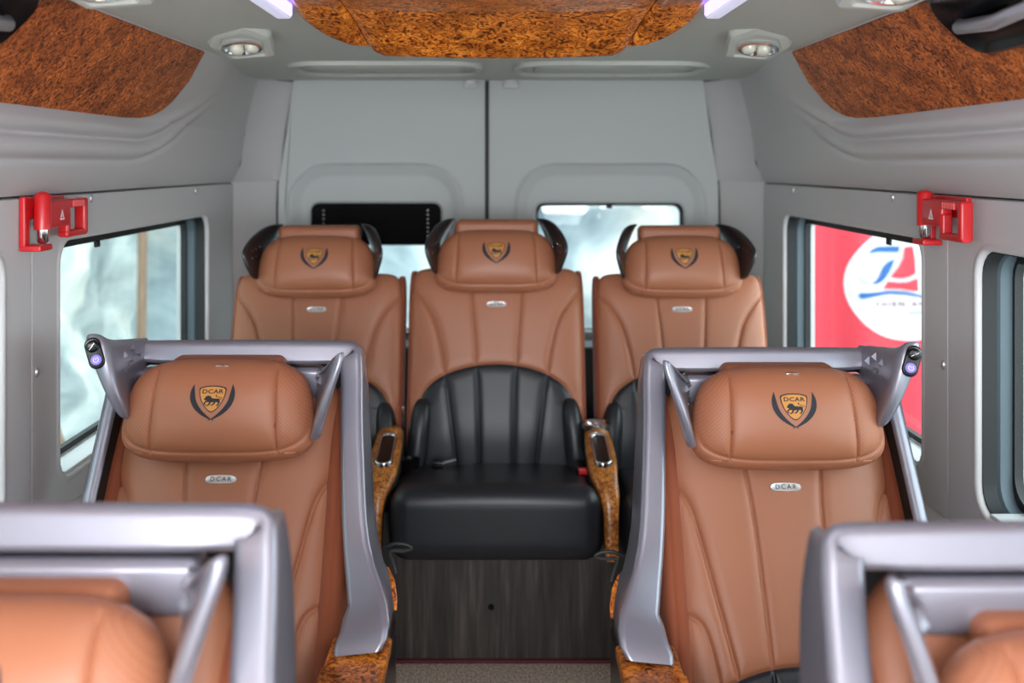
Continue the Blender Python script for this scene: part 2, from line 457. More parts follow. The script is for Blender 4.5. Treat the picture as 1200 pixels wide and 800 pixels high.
def side_wall(sg, name, dy, n0):
    holes = [(0.35, 1.82+dy, 'a'), (2.06+dy*1.1, 3.11+dy*0.8, 'b')]
    seam = 1.935+dy*1.1
    z0, z1 = 0.735, 1.236
    mb = MB()
    spans = [(-0.55, seam-0.0008, holes[0]), (seam+0.0008, YS, holes[1])]
    for ya, yb, (h0, h1, _) in spans:
        loops = []
        for x, g, r in ((XI+0.012, 0.0, 0.05), (XI+0.004, 0.0, 0.05), (XI-0.001, 0.002, 0.052), (XI-0.003, 0.006, 0.056), (XI-0.001, 0.012, 0.060), (XI, 0.015, 0.062), (XI, 0.020, 0.064)):
            loops.append([(sg*x, a, b) for a, b in rr(h0-g, h1+g, z0-g, z1+g, r)])
        loops.append([(sg*XI, a, b) for a, b in rr(ya+0.002, yb-0.002, 0.672, SEAM-0.008, 0.003)])
        loops.append([(sg*(XI+0.010), a, b) for a, b in rr(ya, yb, 0.67, SEAM-0.005, 0.003)])
        loft(mb, loops)
    # front part without window, the lower ledge and kick panel, outer skin
    prof = [(XI+0.010, SEAM-0.005), (XI, SEAM-0.008), (XI, 0.67)]
    sheet(mb, lambda u, k: (sg*prof[k][0], u, prof[k][1]), [YF, -1.0, -0.551], range(3))
    low = [(XI+0.010, 0.67), (XI-0.006, 0.664), (XI-0.032, 0.645), (XI-0.038, 0.63), (XI-0.04, 0.30), (XI-0.03, 0.0)]
    sheet(mb, lambda u, k: (sg*low[k][0], u, low[k][1]), list(np.linspace(YF, YS, 12)), range(6))
    w = struct(obj('wall_'+name, mb, 'wall', ang=50))
    # outer skin with the same openings
    mb = MB()
    for ya, yb, (h0, h1, _) in spans:
        loops = [[(sg*XO, a, b) for a, b in rr(h0, h1, z0, z1, 0.05)], [(sg*XO, a, b) for a, b in rr(ya, yb, 0.66, 1.40, 0.003)]]
        loops += [[(sg*(XO+0.02), a, b) for a, b in rr(ya, yb, 0.66, 1.40, 0.003)], [(sg*(XO+0.02), a, b) for a, b in rr(h0, h1, z0, z1, 0.05)]]
        loops.append(loops[0]); loft(mb, loops)
    rbox(mb, sg*XO, sg*(XO+0.02), YF, YD+0.1, -0.06, 0.66, 0.003)
    rbox(mb, sg*XO, sg*(XO+0.02), YF, YD+0.1, 1.40, 1.78, 0.003)
    rbox(mb, sg*XO, sg*(XO+0.02), YF, -0.55, 0.66, 1.40, 0.003)
    rbox(mb, sg*XO, sg*(XO+0.02), YS, YD+0.1, 0.66, 1.40, 0.003)
    s = obj('outer_skin', mb, 'wall', w, ang=40)
    # windows: rubber frame, slate coloured inner frame, glass, sill
    for i, (h0, h1, _) in enumerate(holes):
        e = struct(empty('window_%d' % (n0+i)))
        mb = MB()
        loops = [[(sg*x, a, b) for a, b in rr(h0-g, h1+g, z0-g, z1+g, 0.05)] for x, g in
                 ((XI+0.010, 0.001), (XI+0.010, -0.003), (XI+0.036, -0.004), (XI+0.036, 0.001))]
        loft(mb, loops, cap0=False)
        loops = [[(sg*x, a, b) for a, b in rr(h0-g, h1+g, z0+0.012-g, z1+g, 0.045)] for x, g in
                 ((XO-0.014, 0.002), (XO-0.014, -0.012), (XO-0.003, -0.010), (XO-0.001, -0.010), (XO+0.004, -0.010), (XO+0.004, 0.002))]
        loft(mb, loops)
        rbox(mb, sg*(XO-0.016), sg*(XO-0.002), h0+0.02, h1-0.02, z1-0.026, z1-0.002, 0.003)   # blind cassette under the top edge
        for yy in (0.33,):
            yq = h0+(h1-h0)*yy; rbox(mb, sg*(XO-0.02), sg*(XO-0.012), yq-0.012, yq+0.012, z1-0.04, z1-0.024, 0.003)
        obj('window_frame', mb, 'rubber', e, ang=40)
        mb = MB()
        loops = [[(sg*x, a, b) for a, b in rr(h0-g, h1+g, z0-g, z1+g, 0.05)] for x, g in
                 ((XI+0.036, 0.0), (XI+0.042, -0.006), (XO-0.02, -0.004), (XO-0.012, -0.004), (XO-0.012, 0.003))]
        loft(mb, loops)
        obj('inner_frame', mb, 'slate', e, ang=40)
        mb = MB(); rbox(mb, sg*(XI+0.004), sg*(XO-0.01), h0+0.04, h1-0.04, z0-0.004, z0+0.008, 0.003)
        obj('window_sill', mb, 'sill', e)
        mb = MB(); loft(mb, [[(sg*XO, a, b) for a, b in rr(h0+0.006, h1-0.006, z0+0.016, z1-0.006, 0.04)],
                             [(sg*(XO+0.004), a, b) for a, b in rr(h0+0.006, h1-0.006, z0+0.016, z1-0.006, 0.04)]], cap0=True, cap1=True)
        obj('pane', mb, 'glass', e, smooth=False)
    # screws and clips
    k = 0
    for (yy, zz) in ((seam+0.02, 0.985), (seam+0.28, 1.322), (seam+1.05, 1.318), (seam+0.72, 1.53)):
        mb = MB(); X = XI if zz < 1.4 else 0.80
        c = [(sg*(X+0.004), 0.010, 0), (sg*(X-0.001), 0.010, 0), (sg*(X-0.004), 0.007, 0)]
        loft(mb, [[(x, yy+r*math.cos(t*PI/6)*0.6, zz+r*math.sin(t*PI/6)) for t in range(12)] for x, r, _ in c], cap0=True, cap1=True)
        if zz < 1.4: obj('screw_cap', mb, 'brushed', w)
    return w
side_wall(-1, 'left', 0.0, 1)
side_wall(1, 'right', 0.066, 3)

# upper side duct (X as a function of height t 0..1 and Y)
def duct(sg, t, y):
    e = sm(2.35, 3.35, y)
    topx = 0.70+(0.835-0.70)*e; topz = 0.272+0.022*e
    midx = 0.852+(0.880-0.852)*e
    # t: 0..0.4 lower bands (z -0.06..0.105), 0.4..1 slope
    if t < 0.4:
        q = t/0.4; z = -0.062+0.167*q
        lip = (1-q)**3.2
        x = midx+0.014*(1-q)+(XI+0.004-midx-0.014)*lip
        a = 1-sm(2.42, 2.95, y)
        zz = z-0.42*max(0, y-2.32)**1.6
        for g in (0.012, 0.060):
            d = zz-g
            x -= a*0.014*math.exp(-((d-0.018)/0.020)**2)
            x += a*0.010*math.exp(-((d+0.003)/0.007)**2)
    else:
        q = (t-0.4)/0.6; z = 0.105+(topz-0.105)*q; x = midx+(topx-midx)*q
        a = sm(2.40, 2.55, y)*(1-sm(2.7, 3.1, y))
        x += 0.006*a*math.sin(q*PI)
        zz = z-0.42*max(0, y-2.32)**1.6
        a2 = (1-sm(2.42, 2.95, y))
        for g in (0.012, 0.060):
            d = zz-g
            x -= a2*0.014*math.exp(-((d-0.016)/0.020)**2)
            x += a2*0.010*math.exp(-((d+0.003)/0.007)**2)
    return (sg*x, y, CAMZ+z)
ys = list(np.linspace(YF, 1.2, 14))+list(np.linspace(1.25, YS, 110))
for sg, nm in ((-1, 'left'), (1, 'right')):
    mb = MB(); sheet(mb, lambda u, v: duct(sg, u, v), list(np.linspace(0, 0.4, 56))+list(np.linspace(0.41, 1, 50)), ys)
    struct(obj('trim_1' if sg < 0 else 'trim_2', mb, 'wall', ang=180))
    # burl wood panel on the slope
    def yend(q): return float(np.interp(q, [0, 0.02, 0.07, 0.16, 0.3, 0.6, 1], [2.20, 2.30, 2.36, 2.395, 2.41, 2.40, 2.335]))
    def face(q, s, off):
        y = YF+0.1+(yend(q)-YF-0.1)*s
        x, _, z = duct(1, 0.4+0.6*(0.02+0.96*q), min(y, 2.30))
        return (sg*(x-off*0.74), y, z-off*0.68)
    qs = [0, .005, .01, .02, .035, .05, .07, .1, .16, .22, .3, .45, .6, .8, 1]; ss = list(np.linspace(0, 1, 30))
    mb = MB()
    sheet(mb, lambda q, s: face(q, s, 0.006), qs, ss)
    sheet(mb, lambda q, s: face(q, s, -0.004), qs, ss)
    sheet(mb, lambda q, o: face(q, 1, o), qs, [-0.004, 0.006])
    sheet(mb, lambda s, o: face(0, s, o), ss, [-0.004, 0.006])
    sheet(mb, lambda s, o: face(1, s, o), ss, [-0.004, 0.006])
    struct(obj('trim_3' if sg < 0 else 'trim_4', mb, 'burl_side', ang=30))

# ceiling
def edgex(y): return 0.70+(0.835-0.70)*sm(2.35, 3.35, y)
def ceil(u, y):
    e = sm(2.35, 3.35, y); X = u*(edgex(y)+0.002); zt = 0.272+0.022*e
    d = (1-abs(u))*edgex(y)
    z = zt+(0.303-zt)*sm(0, 0.22, d)
    return (X, y, CAMZ+z)
mb = MB(); sheet(mb, ceil, list(np.linspace(-1, 1, 60)), list(np.linspace(YF, YS, 60)))
sheet(mb, lambda u, y: (ceil(u, YS)[0]*(1+(0.75/0.835-1)*y), YS+(YD-YS)*y, ceil(u, YS)[2]+(CAMZ+0.306-ceil(u, YS)[2])*y), list(np.linspace(-1, 1, 60)), [0, 0.3, 0.6, 1.02])
rbox(mb, -XO-0.02, XO+0.02, YF, YD+0.1, 1.78, 1.80, 0.004)
struct(obj('ceiling', mb, 'ceil', ang=50))

# rear quarter linings
def quarter(sg):
    mb = MB()
    zs = [0.0, 0.3, 0.6, 0.9, 1.1, 1.25, SEAM-0.003, SEAM+0.003, 1.40, 1.46, 1.52, 1.58, 1.64, 1.70]
    def xs(z):
        if z <= SEAM: return XI+0.004
        t = (z-SEAM)/(1.694-SEAM)
        return float(np.interp(z-CAMZ, [-0.06, -0.03, 0.105, 0.294, 0.31], [XI+0.004, 0.895, 0.880, 0.835, 0.83]))
    def xd(z): return float(np.interp(z, [0, SEAM-0.04, 1.50, 1.70], [0.812, 0.806, 0.785, 0.752]))
    def f(u, z):
        xa, xb = xs(z), xd(z); y = YS+(YD-YS)*u
        x = xa+(xb-xa)*u
        b = 0.018*math.sin(PI*u) if z > SEAM else 0.012*math.sin(PI*u)
        x += b*(0.6)
        if z < SEAM: x += 0.008
        return (sg*x, y, z)
    sheet(mb, f, list(np.linspace(0, 1, 14)), zs)
    return struct(obj('wall_back_left' if sg < 0 else 'wall_back_right', mb, 'wall', ang=35))
quarter(-1); quarter(1)

# rear doors
def back_door(sg, hx0, hx1, ax0, ax1, nm, ox0, ox1):
    mb = MB()
    def bend(x, y, z):
        t = sm(SEAM-0.06, 1.71, z)
        if sg < 0: x = x+(0.055*t if x < -0.7 else 0)
        else: x = x-(0.055*t if x > 0.7 else 0)
        return (x, y, z)
    zt, zb = 1.256, 0.783
    L_ = [(YD+0.02, rr(hx0, hx1, zb, zt, 0.03)), (YD+0.004, rr(hx0, hx1, zb, zt, 0.03)), (YD-0.002, rr(hx0-.008, hx1+.008, zb-.008, zt+.008, 0.035)),
          (YD, rr(hx0-.014, hx1+.014, zb-.014, zt+.014, 0.04)),
          (YD+0.002, rr(ax0+0.03, ax1-0.03, 0.66, 1.352, 0.10)), (YD-0.001, rr(ax0+0.020, ax1-0.020, 0.65, 1.364, 0.115)), (YD-0.020, rr(ax0, ax1, 0.62, 1.386, 0.13)),
          (YD-0.022, rr(ax0-0.010, ax1+0.010, 0.60, 1.394, 0.14)), (YD-0.010, rr(ax0-0.022, ax1+0.022, 0.58, 1.404, 0.145)), (YD-0.010, rr(ax0-0.028, ax1+0.028, 0.57, 1.410, 0.15)),
          (YD-0.010, rr(ox0, ox1, 0.0, CAMZ+0.31, 0.012)), (YD+0.03, rr(ox0, ox1, 0.0, CAMZ+0.31, 0.012))]
    loft(mb, [[bend(a, y, b) for a, b in l] for y, l in L_])
    d = struct(obj(nm, mb, 'door', ang=45))
    e = MB()
    loft(e, [[(a, y, b) for a, b in rr(hx0-g, hx1+g, zb-g, zt+g, 0.03)] for y, g in ((YD+0.012, 0.001), (YD+0.006, -0.004), (YD+0.018, -0.010), (YD+0.036, -0.010), (YD+0.036, 0.001))])
    rbox(e, (hx0+hx1)/2-0.01, (hx0+hx1)/2+0.01, YD+0.008, YD+0.02, zt-0.02, zt-0.004, 0.003)
    obj('window_frame', e, 'rubber', d, ang=40)
    e = MB(); loft(e, [[(a, y, b) for a, b in rr(hx0+.004, hx1-.004, zb+.004, zt-.004, 0.025)] for y in (YD+0.026, YD+0.030)], cap0=True, cap1=True)
    obj('pane', e, 'glass', d, smooth=False)
    e = MB(); rbox(e, hx0+0.01, hx1-0.01, YD-0.004, YD+0.012, zb-0.012, zb+0.004, 0.004)
    obj('window_sill', e, 'sill', d)
    e = MB(); hx = -0.10 if sg < 0 else 0.045
    rbox(e, hx-0.028, hx+0.028, YD-0.035, YD-0.008, CAMZ+0.275, CAMZ+0.30, 0.006); rbox(e, hx-0.02, hx+0.02, YD-0.045, YD-0.02, CAMZ+0.285, CAMZ+0.306, 0.006)
    obj('latch_cover', e, 'wall', d)
    return d
back_door(-1, -0.683, -0.211, -0.752, -0.145, 'door_1', -0.806, -0.0475)
back_door(1, 0.138, 0.680, 0.080, 0.742, 'door_2', -0.0355, 0.806)
mb = MB(); rbox(mb, -0.049, -0.034, YD-0.016, YD+0.03, 0.0, CAMZ+0.30, 0.004)
struct(obj('trim_5', mb, 'rubber'))
mb = MB(); rbox(mb, -1.02, 1.02, YD+0.12, YD+0.14, -0.06, 0.70, 0.004)
rbox(mb, -1.02, 1.02, YD+0.12, YD+0.14, 1.34, 1.80, 0.004); rbox(mb, -1.02, -0.70, YD+0.12, YD+0.14, 0.70, 1.34, 0.004)
rbox(mb, 0.70, 1.02, YD+0.12, YD+0.14, 0.70, 1.34, 0.004); rbox(mb, -0.19, 0.12, YD+0.12, YD+0.14, 0.70, 1.34, 0.004)
struct(obj('wall_back', mb, 'rubber'))

# raised platform front (dark wood vinyl) and its edging
mb = MB(); rbox(mb, -0.86, 0.86, 2.76, 2.79, 0.001, 0.42, 0.004); rbox(mb, -0.86, 0.86, 2.791, 3.55, 0.001, 0.20, 0.004)
struct(obj('trim_6', mb, 'vinyl'))
mb = MB(); rbox(mb, -0.5, 0.5, 2.748, 2.762, 0.0, 0.010, 0.003); struct(obj('trim_7', mb, 'burgundy'))
mb = MB(); loft(mb, [[(-0.021+r*math.cos(a*PI/8), y, 0.155+r*math.sin(a*PI/8)) for a in range(16)] for y, r in ((2.764, 0.009), (2.756, 0.009), (2.753, 0.006))], cap0=True, cap1=True)
tag(obj('floor_plug', mb, 'gloss_black'), 'small round black plug in the dark wood panel below the rear seats', 'plug')

mb = MB(); rbox(mb, -0.84, 0.84, 3.36, 3.50, 0.20, 0.772, 0.01); struct(obj('trim_8', mb, 'rubber'))

# louvred black panel over the top of the left rear window
vg = tag(empty('louvre_panel', (-0.447, YD-0.01, 1.178)), 'black louvred panel across the top of the left rear door window', 'vent panel')
mb = MB(); loft(mb, [[(a, y, b) for a, b in rr(-0.237, 0.237, -0.075, 0.078, 0.028)] for y in (0.012, -0.004)], cap0=True, cap1=True)
obj('panel', mb, 'vent_black', vg, ang=40)
for k in range(9):
    mb = MB(); z = -0.062+k*0.0155; rbox(mb, -0.195, 0.195, -0.013, -0.005, z-0.004, z+0.004, 0.003)
    obj('slat', mb, 'vent_black', vg)
for sx in (-0.19, 0.19):
    mb = MB()
    for k in range(8):
        z = -0.055+k*0.0155; rbox(mb, sx-0.003, sx+0.003, -0.016, -0.012, z-0.003, z+0.001, 0.001)
    o = obj('rivet_column', mb, 'brushed', vg)

# burl panels on the sloping rear face of the ceiling unit, with a flat underside running forward
cp = tag(empty('ceiling_wood_panel', (0, 0, 0)), 'glossy orange burl wood panel of three pieces on the ceiling unit', 'ceiling panel')
def cslope(v):   # v=0 lower rear edge, 1 top of the slope, beyond 1 the underside towards the front
    if v <= 1: return 2.02-0.19*v, CAMZ+0.211+0.071*v+0.006*math.sin(PI*v)
    return 1.83-(v-1)*0.8, CAMZ+0.282+0.004*min(1, (v-1)*10)
def cpanel(fa, fb, nm, v0=0.0):
    mb = MB(); us = list(np.linspace(0, 1, 30)); vs = [v0+(1-v0)*t for t in (0, .02, .05, .1, .2, .3, .4, .5, .6, .7, .8, .9, .97, 1)]+[1.03, 1.1, 1.3, 1.6]
    def pt(u, v, d=0):
        a, b = fa(v), fb(v); x = a+(b-a)*u; y, z = cslope(v)
        e = min(u*abs(b-a), (1-u)*abs(b-a), (v-v0)*0.2)
        k = 0.007*(1-sm(0, 0.012, e))+d
        arch = 0.012*(abs(x)/0.35)**2
        return (x, y+k*0.35, z+k*0.93+arch)
    sheet(mb, pt, us, vs); sheet(mb, lambda u, v: pt(u, v, 0.012), us, vs)
    for u in (0, 1): sheet(mb, lambda d, v: pt(u, v, d), [0, 0.012], vs)
    for v in (vs[0], vs[-1]): sheet(mb, lambda d, u: pt(u, v, d), [0, 0.012], us)
    return obj(nm, mb, 'burl', cp, ang=60)
def cwid(v): return float(np.interp(v, [0, 0.05, 0.12, 0.25, 1, 1.6], [0.235, 0.250, 0.258, 0.264, 0.288, 0.295]))
def wwid(v): return float(np.interp(v, [0.16, 0.2, 0.3, 0.42, 0.55, 0.7, 1, 1.6], [0.275, 0.300, 0.335, 0.358, 0.374, 0.382, 0.386, 0.386]))
cpanel(lambda v: -cwid(v), cwid, 'centre_panel')
cpanel(lambda v: -cwid(v)-0.003, lambda v: -wwid(v), 'wing_panel', 0.16)
cpanel(lambda v: cwid(v)+0.003, wwid, 'wing_panel', 0.16)
mb = MB(); rbox(mb, -0.20, 0.20, 1.25, 1.86, CAMZ+0.294, CAMZ+0.306, 0.004); obj('mounting_plate', mb, 'ceil', cp)
for sg in (-1, 1):
    # light cove and violet strip beside the panel
    mb = MB(); rbox(mb, sg*0.402, sg*0.436, 0.5, 1.92, CAMZ+0.283, CAMZ+0.304, 0.008)
    o = tag(obj('light_diffuser', mb, 'strip'), ('left' if sg < 0 else 'right')+' pale frosted strip along the ceiling beside the burl panel', 'light strip', 'ceiling light strips')
    mb = MB(); rbox(mb, sg*0.390, sg*0.397, 0.5, 1.86, CAMZ+0.280, CAMZ+0.303, 0.003)
    tag(obj('led_strip', mb, 'led'), ('left' if sg < 0 else 'right')+' thin violet glowing strip at the edge of the burl ceiling panel', 'led strip', 'violet ceiling led strips')

# shallow ceiling vents
for sg in (-1, 1):
    v = tag(empty('ceiling_vent', (sg*0.35, 3.09, CAMZ+0.300)), 'shallow grey oblong ceiling vent above the %s rear door' % ('left' if sg < 0 else 'right'), 'vent', 'rear ceiling vents')
    mb = MB(); loft(mb, [[(a, b, z) for a, b in rr(-0.30+g, 0.30-g, -0.20+g, 0.20-g, 0.12-g)] for z, g in ((0.004, 0), (-0.010, 0.004), (-0.012, 0.014), (0.0, 0.026))]); obj('rim', mb, 'ceil', v, ang=60)
    mb = MB(); loft(mb, [[(a, b, z) for a, b in rr(-0.24+g, 0.24-g, -0.11+g, 0.11-g, 0.05)] for z, g in ((0.004, 0), (-0.005, 0.006), (-0.007, 0.014))], cap1=True); obj('plate', mb, 'ceil', v, ang=60)

# reading lamps
def reading_lamp(sg, x, y, label):
    z = ceil(sg*abs(x)/edgex(y), y)[2]
    e = tag(empty('reading_lamp', (x, y, z)), label, 'lamp', 'ceiling reading lamps'); e.rotation_euler = (math.radians(-11), math.radians(sg*7), 0); e.location.z -= 0.012
    out = [(-0.075, -0.02), (-0.04, -0.075), (0.035, -0.085), (0.075, -0.03), (0.05, 0.07), (-0.055, 0.06)]
    def hexa(s, z, dx=0):
        P = []
        n = len(out)
        for i in range(n):
            a, b, c = np.array(out[i-1]), np.array(out[i]), np.array(out[(i+1) % n])
            for t in (0.18, 0.06): P.append(b+(a-b)*t)
            for t in (0.06, 0.18): P.append(b+(c-b)*t)
        return [(-sg*p[0]*s+dx, p[1]*s*1.5, z) for p in P]
    mb = MB(); loft(mb, [hexa(1.0, 0.016), hexa(1.0, 0.002), hexa(0.93, -0.008), hexa(0.78, -0.012), hexa(0.70, -0.012), hexa(0.64, -0.008), hexa(0.3, -0.007)], cap1=True)
    obj('housing', mb, 'ceil', e, ang=25)
    def ell(cx, cy, a, b, z): return [(cx+a*math.cos(t*PI/10), cy+b*math.sin(t*PI/10), z) for t in range(20)]
    mb = MB(); loft(mb, [ell(-sg*-0.005, 0, 0.044, 0.048, -0.006), ell(-sg*-0.005, 0, 0.046, 0.050, -0.014), ell(-sg*-0.005, 0, 0.038, 0.040, -0.015), ell(-sg*-0.005, 0, 0.034, 0.034, -0.006)], cap1=True)
    obj('reflector', mb, 'chrome', e, ang=50)
    for dx in (-0.016, 0.018):
        mb = MB(); loft(mb, [ell(dx, 0.004, r, r*1.4, z) for r, z in ((0.015, -0.004), (0.0155, -0.016), (0.011, -0.022), (0.005, -0.024))], cap1=True)
        obj('bulb', mb, 'lens', e, ang=80)
reading_lamp(-1, -0.585, 2.25, 'left chrome reading lamp in the ceiling beyond the burl panel end')
reading_lamp(1, 0.592, 2.25, 'right chrome reading lamp in the ceiling beyond the burl panel end')
reading_lamp(1, 0.60, 1.50, 'chrome reading lamp cut by the top edge on the right ceiling')
reading_lamp(-1, -0.60, 1.47, 'reading lamp barely showing at the top edge on the left ceiling')

# black pods with a silver grab bar on the side burl panels
def pod(sg, yc, q, label):
    x, _, z = duct(1, 0.4+0.6*q, yc)
    e = tag(empty('overhead_vent_pod', (sg*x, yc, z)), label, 'vent pod', 'overhead black pods')
    # local frame of the slope: n points inwards-down
    n = Vector((-sg*0.70, 0, -0.71)).normalized(); u = Vector((0, 1, 0)); w = n.cross(u).normalized()
    if w.z < 0: w = -w
    def T(a, b, c): return tuple(u*a+w*b+n*c)
    mb = MB()
    loft(mb, [[T(a, b, c) for a, b in rr(-0.16+g, 0.16-g, -0.065+g, 0.075-g, 0.045)] for c, g in ((0.0, 0), (0.018, 0.002), (0.024, 0.010), (0.018, 0.018), (0.010, 0.03))], cap0=True, cap1=True)
    obj('housing', mb, 'gloss_black', e, ang=50)
    mb = MB()
    tube(mb, [T(-0.12, 0.005, 0.016), T(-0.105, 0.005, 0.028), T(0, 0.0, 0.034), T(0.105, 0.005, 0.028), T(0.12, 0.005, 0.016)], [0.008, 0.011, 0.012, 0.011, 0.008], 12)
    obj('grab_bar', mb, 'brushed', e, ang=60)
pod(1, 1.42, 0.74, 'black pod with a silver bar on the right burl panel')
pod(-1, 1.34, 0.70, 'black pod with a silver bar on the left burl panel')

# emergency hammers: seen from the aisle the head is at the left end
def hammer(loc, rot, label):
    e = tag(empty('emergency_hammer', loc), label, 'hammer', 'red emergency hammers'); e.rotation_euler = (0, 0, rot)
    # local: x along the wall, -y towards the aisle, z up
    mb = MB(); rbox(mb, -0.105, -0.085, -0.012, 0, -0.055, 0.045, 0.003); rbox(mb, -0.103, 0.07, -0.011, 0.0003, 0.0, 0.043, 0.003)
    rbox(mb, -0.1055, -0.053, -0.042, -0.001, -0.0605, -0.049, 0.003)
    obj('bracket', mb, 'red', e)
    mb = MB(); tube(mb, [(-0.07, -0.03, -0.02), (-0.07, -0.03, 0.045), (-0.07, -0.03, 0.051), (-0.07, -0.03, 0.054)], [0.016, 0.016, 0.012, 0.004], 16)
    h = obj('hammer_head', mb, 'red', e, ang=50)
    mb = MB(); tube(mb, [(-0.07, -0.03, -0.048), (-0.07, -0.03, -0.042), (-0.07, -0.03, -0.018)], [0.006, 0.011, 0.011], 14)
    obj('steel_tip', mb, 'chrome', e, ang=50)
    mb = MB(); rbox(mb, -0.06, 0.03, -0.042, -0.018, -0.018, 0.036, 0.005)
    rbox(mb, 0.02, 0.114, -0.0415, -0.0185, 0.018, 0.0355, 0.005); rbox(mb, 0.098, 0.115, -0.0425, -0.0175, -0.04, 0.0365, 0.005)
    rbox(mb, 0.017, 0.1145, -0.0413, -0.0187, -0.0425, -0.028, 0.005); rbox(mb, 0.018, 0.034, -0.0408, -0.0192, -0.042, 0.01, 0.005)
    obj('handle', mb, 'red', e)
    mb = MB()
    for k in range(7): x = 0.038+k*0.008; rbox(mb, x, x+0.003, -0.0445, -0.041, 0.02, 0.033, 0.001)
    obj('grip_ribs', mb, mat('light_red_ribs', lin(225, 90, 90), 0.4), e)
    mb = MB(); t = [(-0.024, -0.004), (-0.002, -0.004), (-0.013, 0.018)]; t2 = [(-0.0185, -0.001), (-0.0075, -0.001), (-0.013, 0.0105)]
    y0, y1 = -0.0428, -0.0418
    V = [(a, y0, b) for a, b in t+t2]; mb.add(V, [(0, 1, 4, 3), (1, 2, 5, 4), (2, 0, 3, 5)])
    rbox(mb, -0.0138, -0.0122, y0, y1, 0.0008, 0.007, 0.0003)
    obj('warning_triangle', mb, 'white', e, smooth=False)
hammer((-XI+0.001, 1.985, 1.292), PI/2, 'red emergency hammer on the left wall, its steel tip nearer the camera')
hammer((XI-0.001, 1.975, 1.292), -PI/2, 'red emergency hammer on the right wall, its open grip nearer the camera')

# ------------------------------------------------------------------ seats
def emblem(parent, pad, v0, x0=0.0, k=1.0):
    """shield with a walking lion, DCAR lettering and a laurel of two branches"""
    J = lambda pts: [(x0+a*k, v0+b*k) for a, b in pts]
    sh = [(0, .026), (.013, .0252), (.0245, .0225), (.0275, .0190), (.0262, .008), (.0225, -.003), (.0165, -.0130), (.0095, -.0210), (.004, -.0252), (0, -.026)]
    full = sh+[(-a, b) for a, b in sh[-2:0:-1]]
    mb = MB(); poly_on(mb, J([(a*1.06, b*1.06) for a, b in full]), pad, 0.0004)
    e = obj('emblem_outline', mb, 'ink', parent, recalc=False)
    mb = MB(); poly_on(mb, J([(a*0.97, b*0.97) for a, b in full]), pad, 0.0008); obj('emblem_shield', mb, 'gold', parent, recalc=False)
    mb = MB()
    for sg in (-1, 1):
        o = catmull([(.0405, .031), (.0462, .014), (.0452, -.003), (.0370, -.0185), (.0225, -.0315), (.002, -.0425)], 7)
        i = catmull([(.0405, .031), (.0372, .012), (.0335, -.003), (.0262, -.0160), (.0155, -.0282), (.000, -.0410)], 7)
        for q in range(len(o)-1):
            s = 0.0012 if q % 2 else 0
            w0 = o[q]; w1 = o[q+1]; i0 = i[q]; i1 = i[q+1]
            d0 = (w0-i0)/(np.linalg.norm(w0-i0)+1e-9)
            quad = [tuple(w0+d0*s), tuple(w1+d0*(0.0012-s)), tuple(i1), tuple(i0)]
            quad = [(sg*a, b) for a, b in quad]
            if np.linalg.norm(w0-i0) < 1e-6: quad = quad[:3]
            P = pad.on([x0+k*a for a, b in quad], [v0+k*b for a, b in quad], 0.0006)
            f = tuple(range(len(quad))); mb.add(P, [f if sg > 0 else tuple(reversed(f))])
        poly_on(mb, J(stroke([(sg*.001, -.0405), (-sg*.006, -.0445)], .0014)), pad, 0.0006)
    obj('emblem_laurel', mb, 'ink', parent, recalc=False)
    mb = MB(); V, F = text2d('DCAR', 0.0125, 1.05, 0.0003)
    V = [(a*1.28, b*0.92) for a, b in V]
    P = pad.on([x0+k*a for a, b in V], [v0+k*(b+.0148) for a, b in V], 0.0012); mb.add(P, F)
    obj('emblem_lettering', mb, 'ink', parent, recalc=False)
    mb = MB(); mm = 0.001
    parts = [
        [(-11, 3.5), (-9.5, 6.5), (-6.5, 8), (-3.5, 7.6), (-1.2, 5.2), (-.8, 2.2), (-2, -1), (-4.2, -3.4), (-7, -2.6), (-8.6, -.2), (-11.4, .6), (-12.2, 2)],
        [(-5, 4), (0, 3.6), (5, 3.0), (9.4, 3.2), (11.2, 1.0), (11, -2.6), (8, -3.4), (4, -2.6), (-1, -3.6), (-5, -3.2)],
        stroke([(-5.5, -1), (-9, -2.2), (-11.4, -5.2), (-9.2, -8.2)], [3, 2.6, 2.2, 1.9]),
        stroke([(-3.2, -2), (-3.4, -5.4), (-6, -8.8)], [3, 2.6, 2]), stroke([(-6, -8.8), (-8.2, -9)], 1.8),
        stroke([(4, -1.5), (3.2, -5), (.6, -8)], [3, 2.4, 1.9]), stroke([(.6, -8), (-1.6, -8.2)], 1.8),
        stroke([(9.6, 0), (10, -4), (8.2, -8.6)], [3.6, 2.8, 2]), stroke([(8.2, -8.6), (6, -8.8)], 1.8),
        stroke([(10.4, 2), (13.2, 2.4), (13.6, 4.6), (10.2, 5.4), (6.2, 5.8), (5, 7.4)], [1.2, 1.1, 1.0, 1.0, 1.0, 1.0]),
        [(4.2, 7.2), (5.2, 10), (6.4, 8.4), (6, 6.8)]]
    for q in parts:
        poly_on(mb, J([(a*mm*1.45+0.0006, b*mm*1.22-0.0030) for a, b in q]), pad, 0.0012)
    obj('emblem_lion', mb, 'ink', parent, recalc=False)

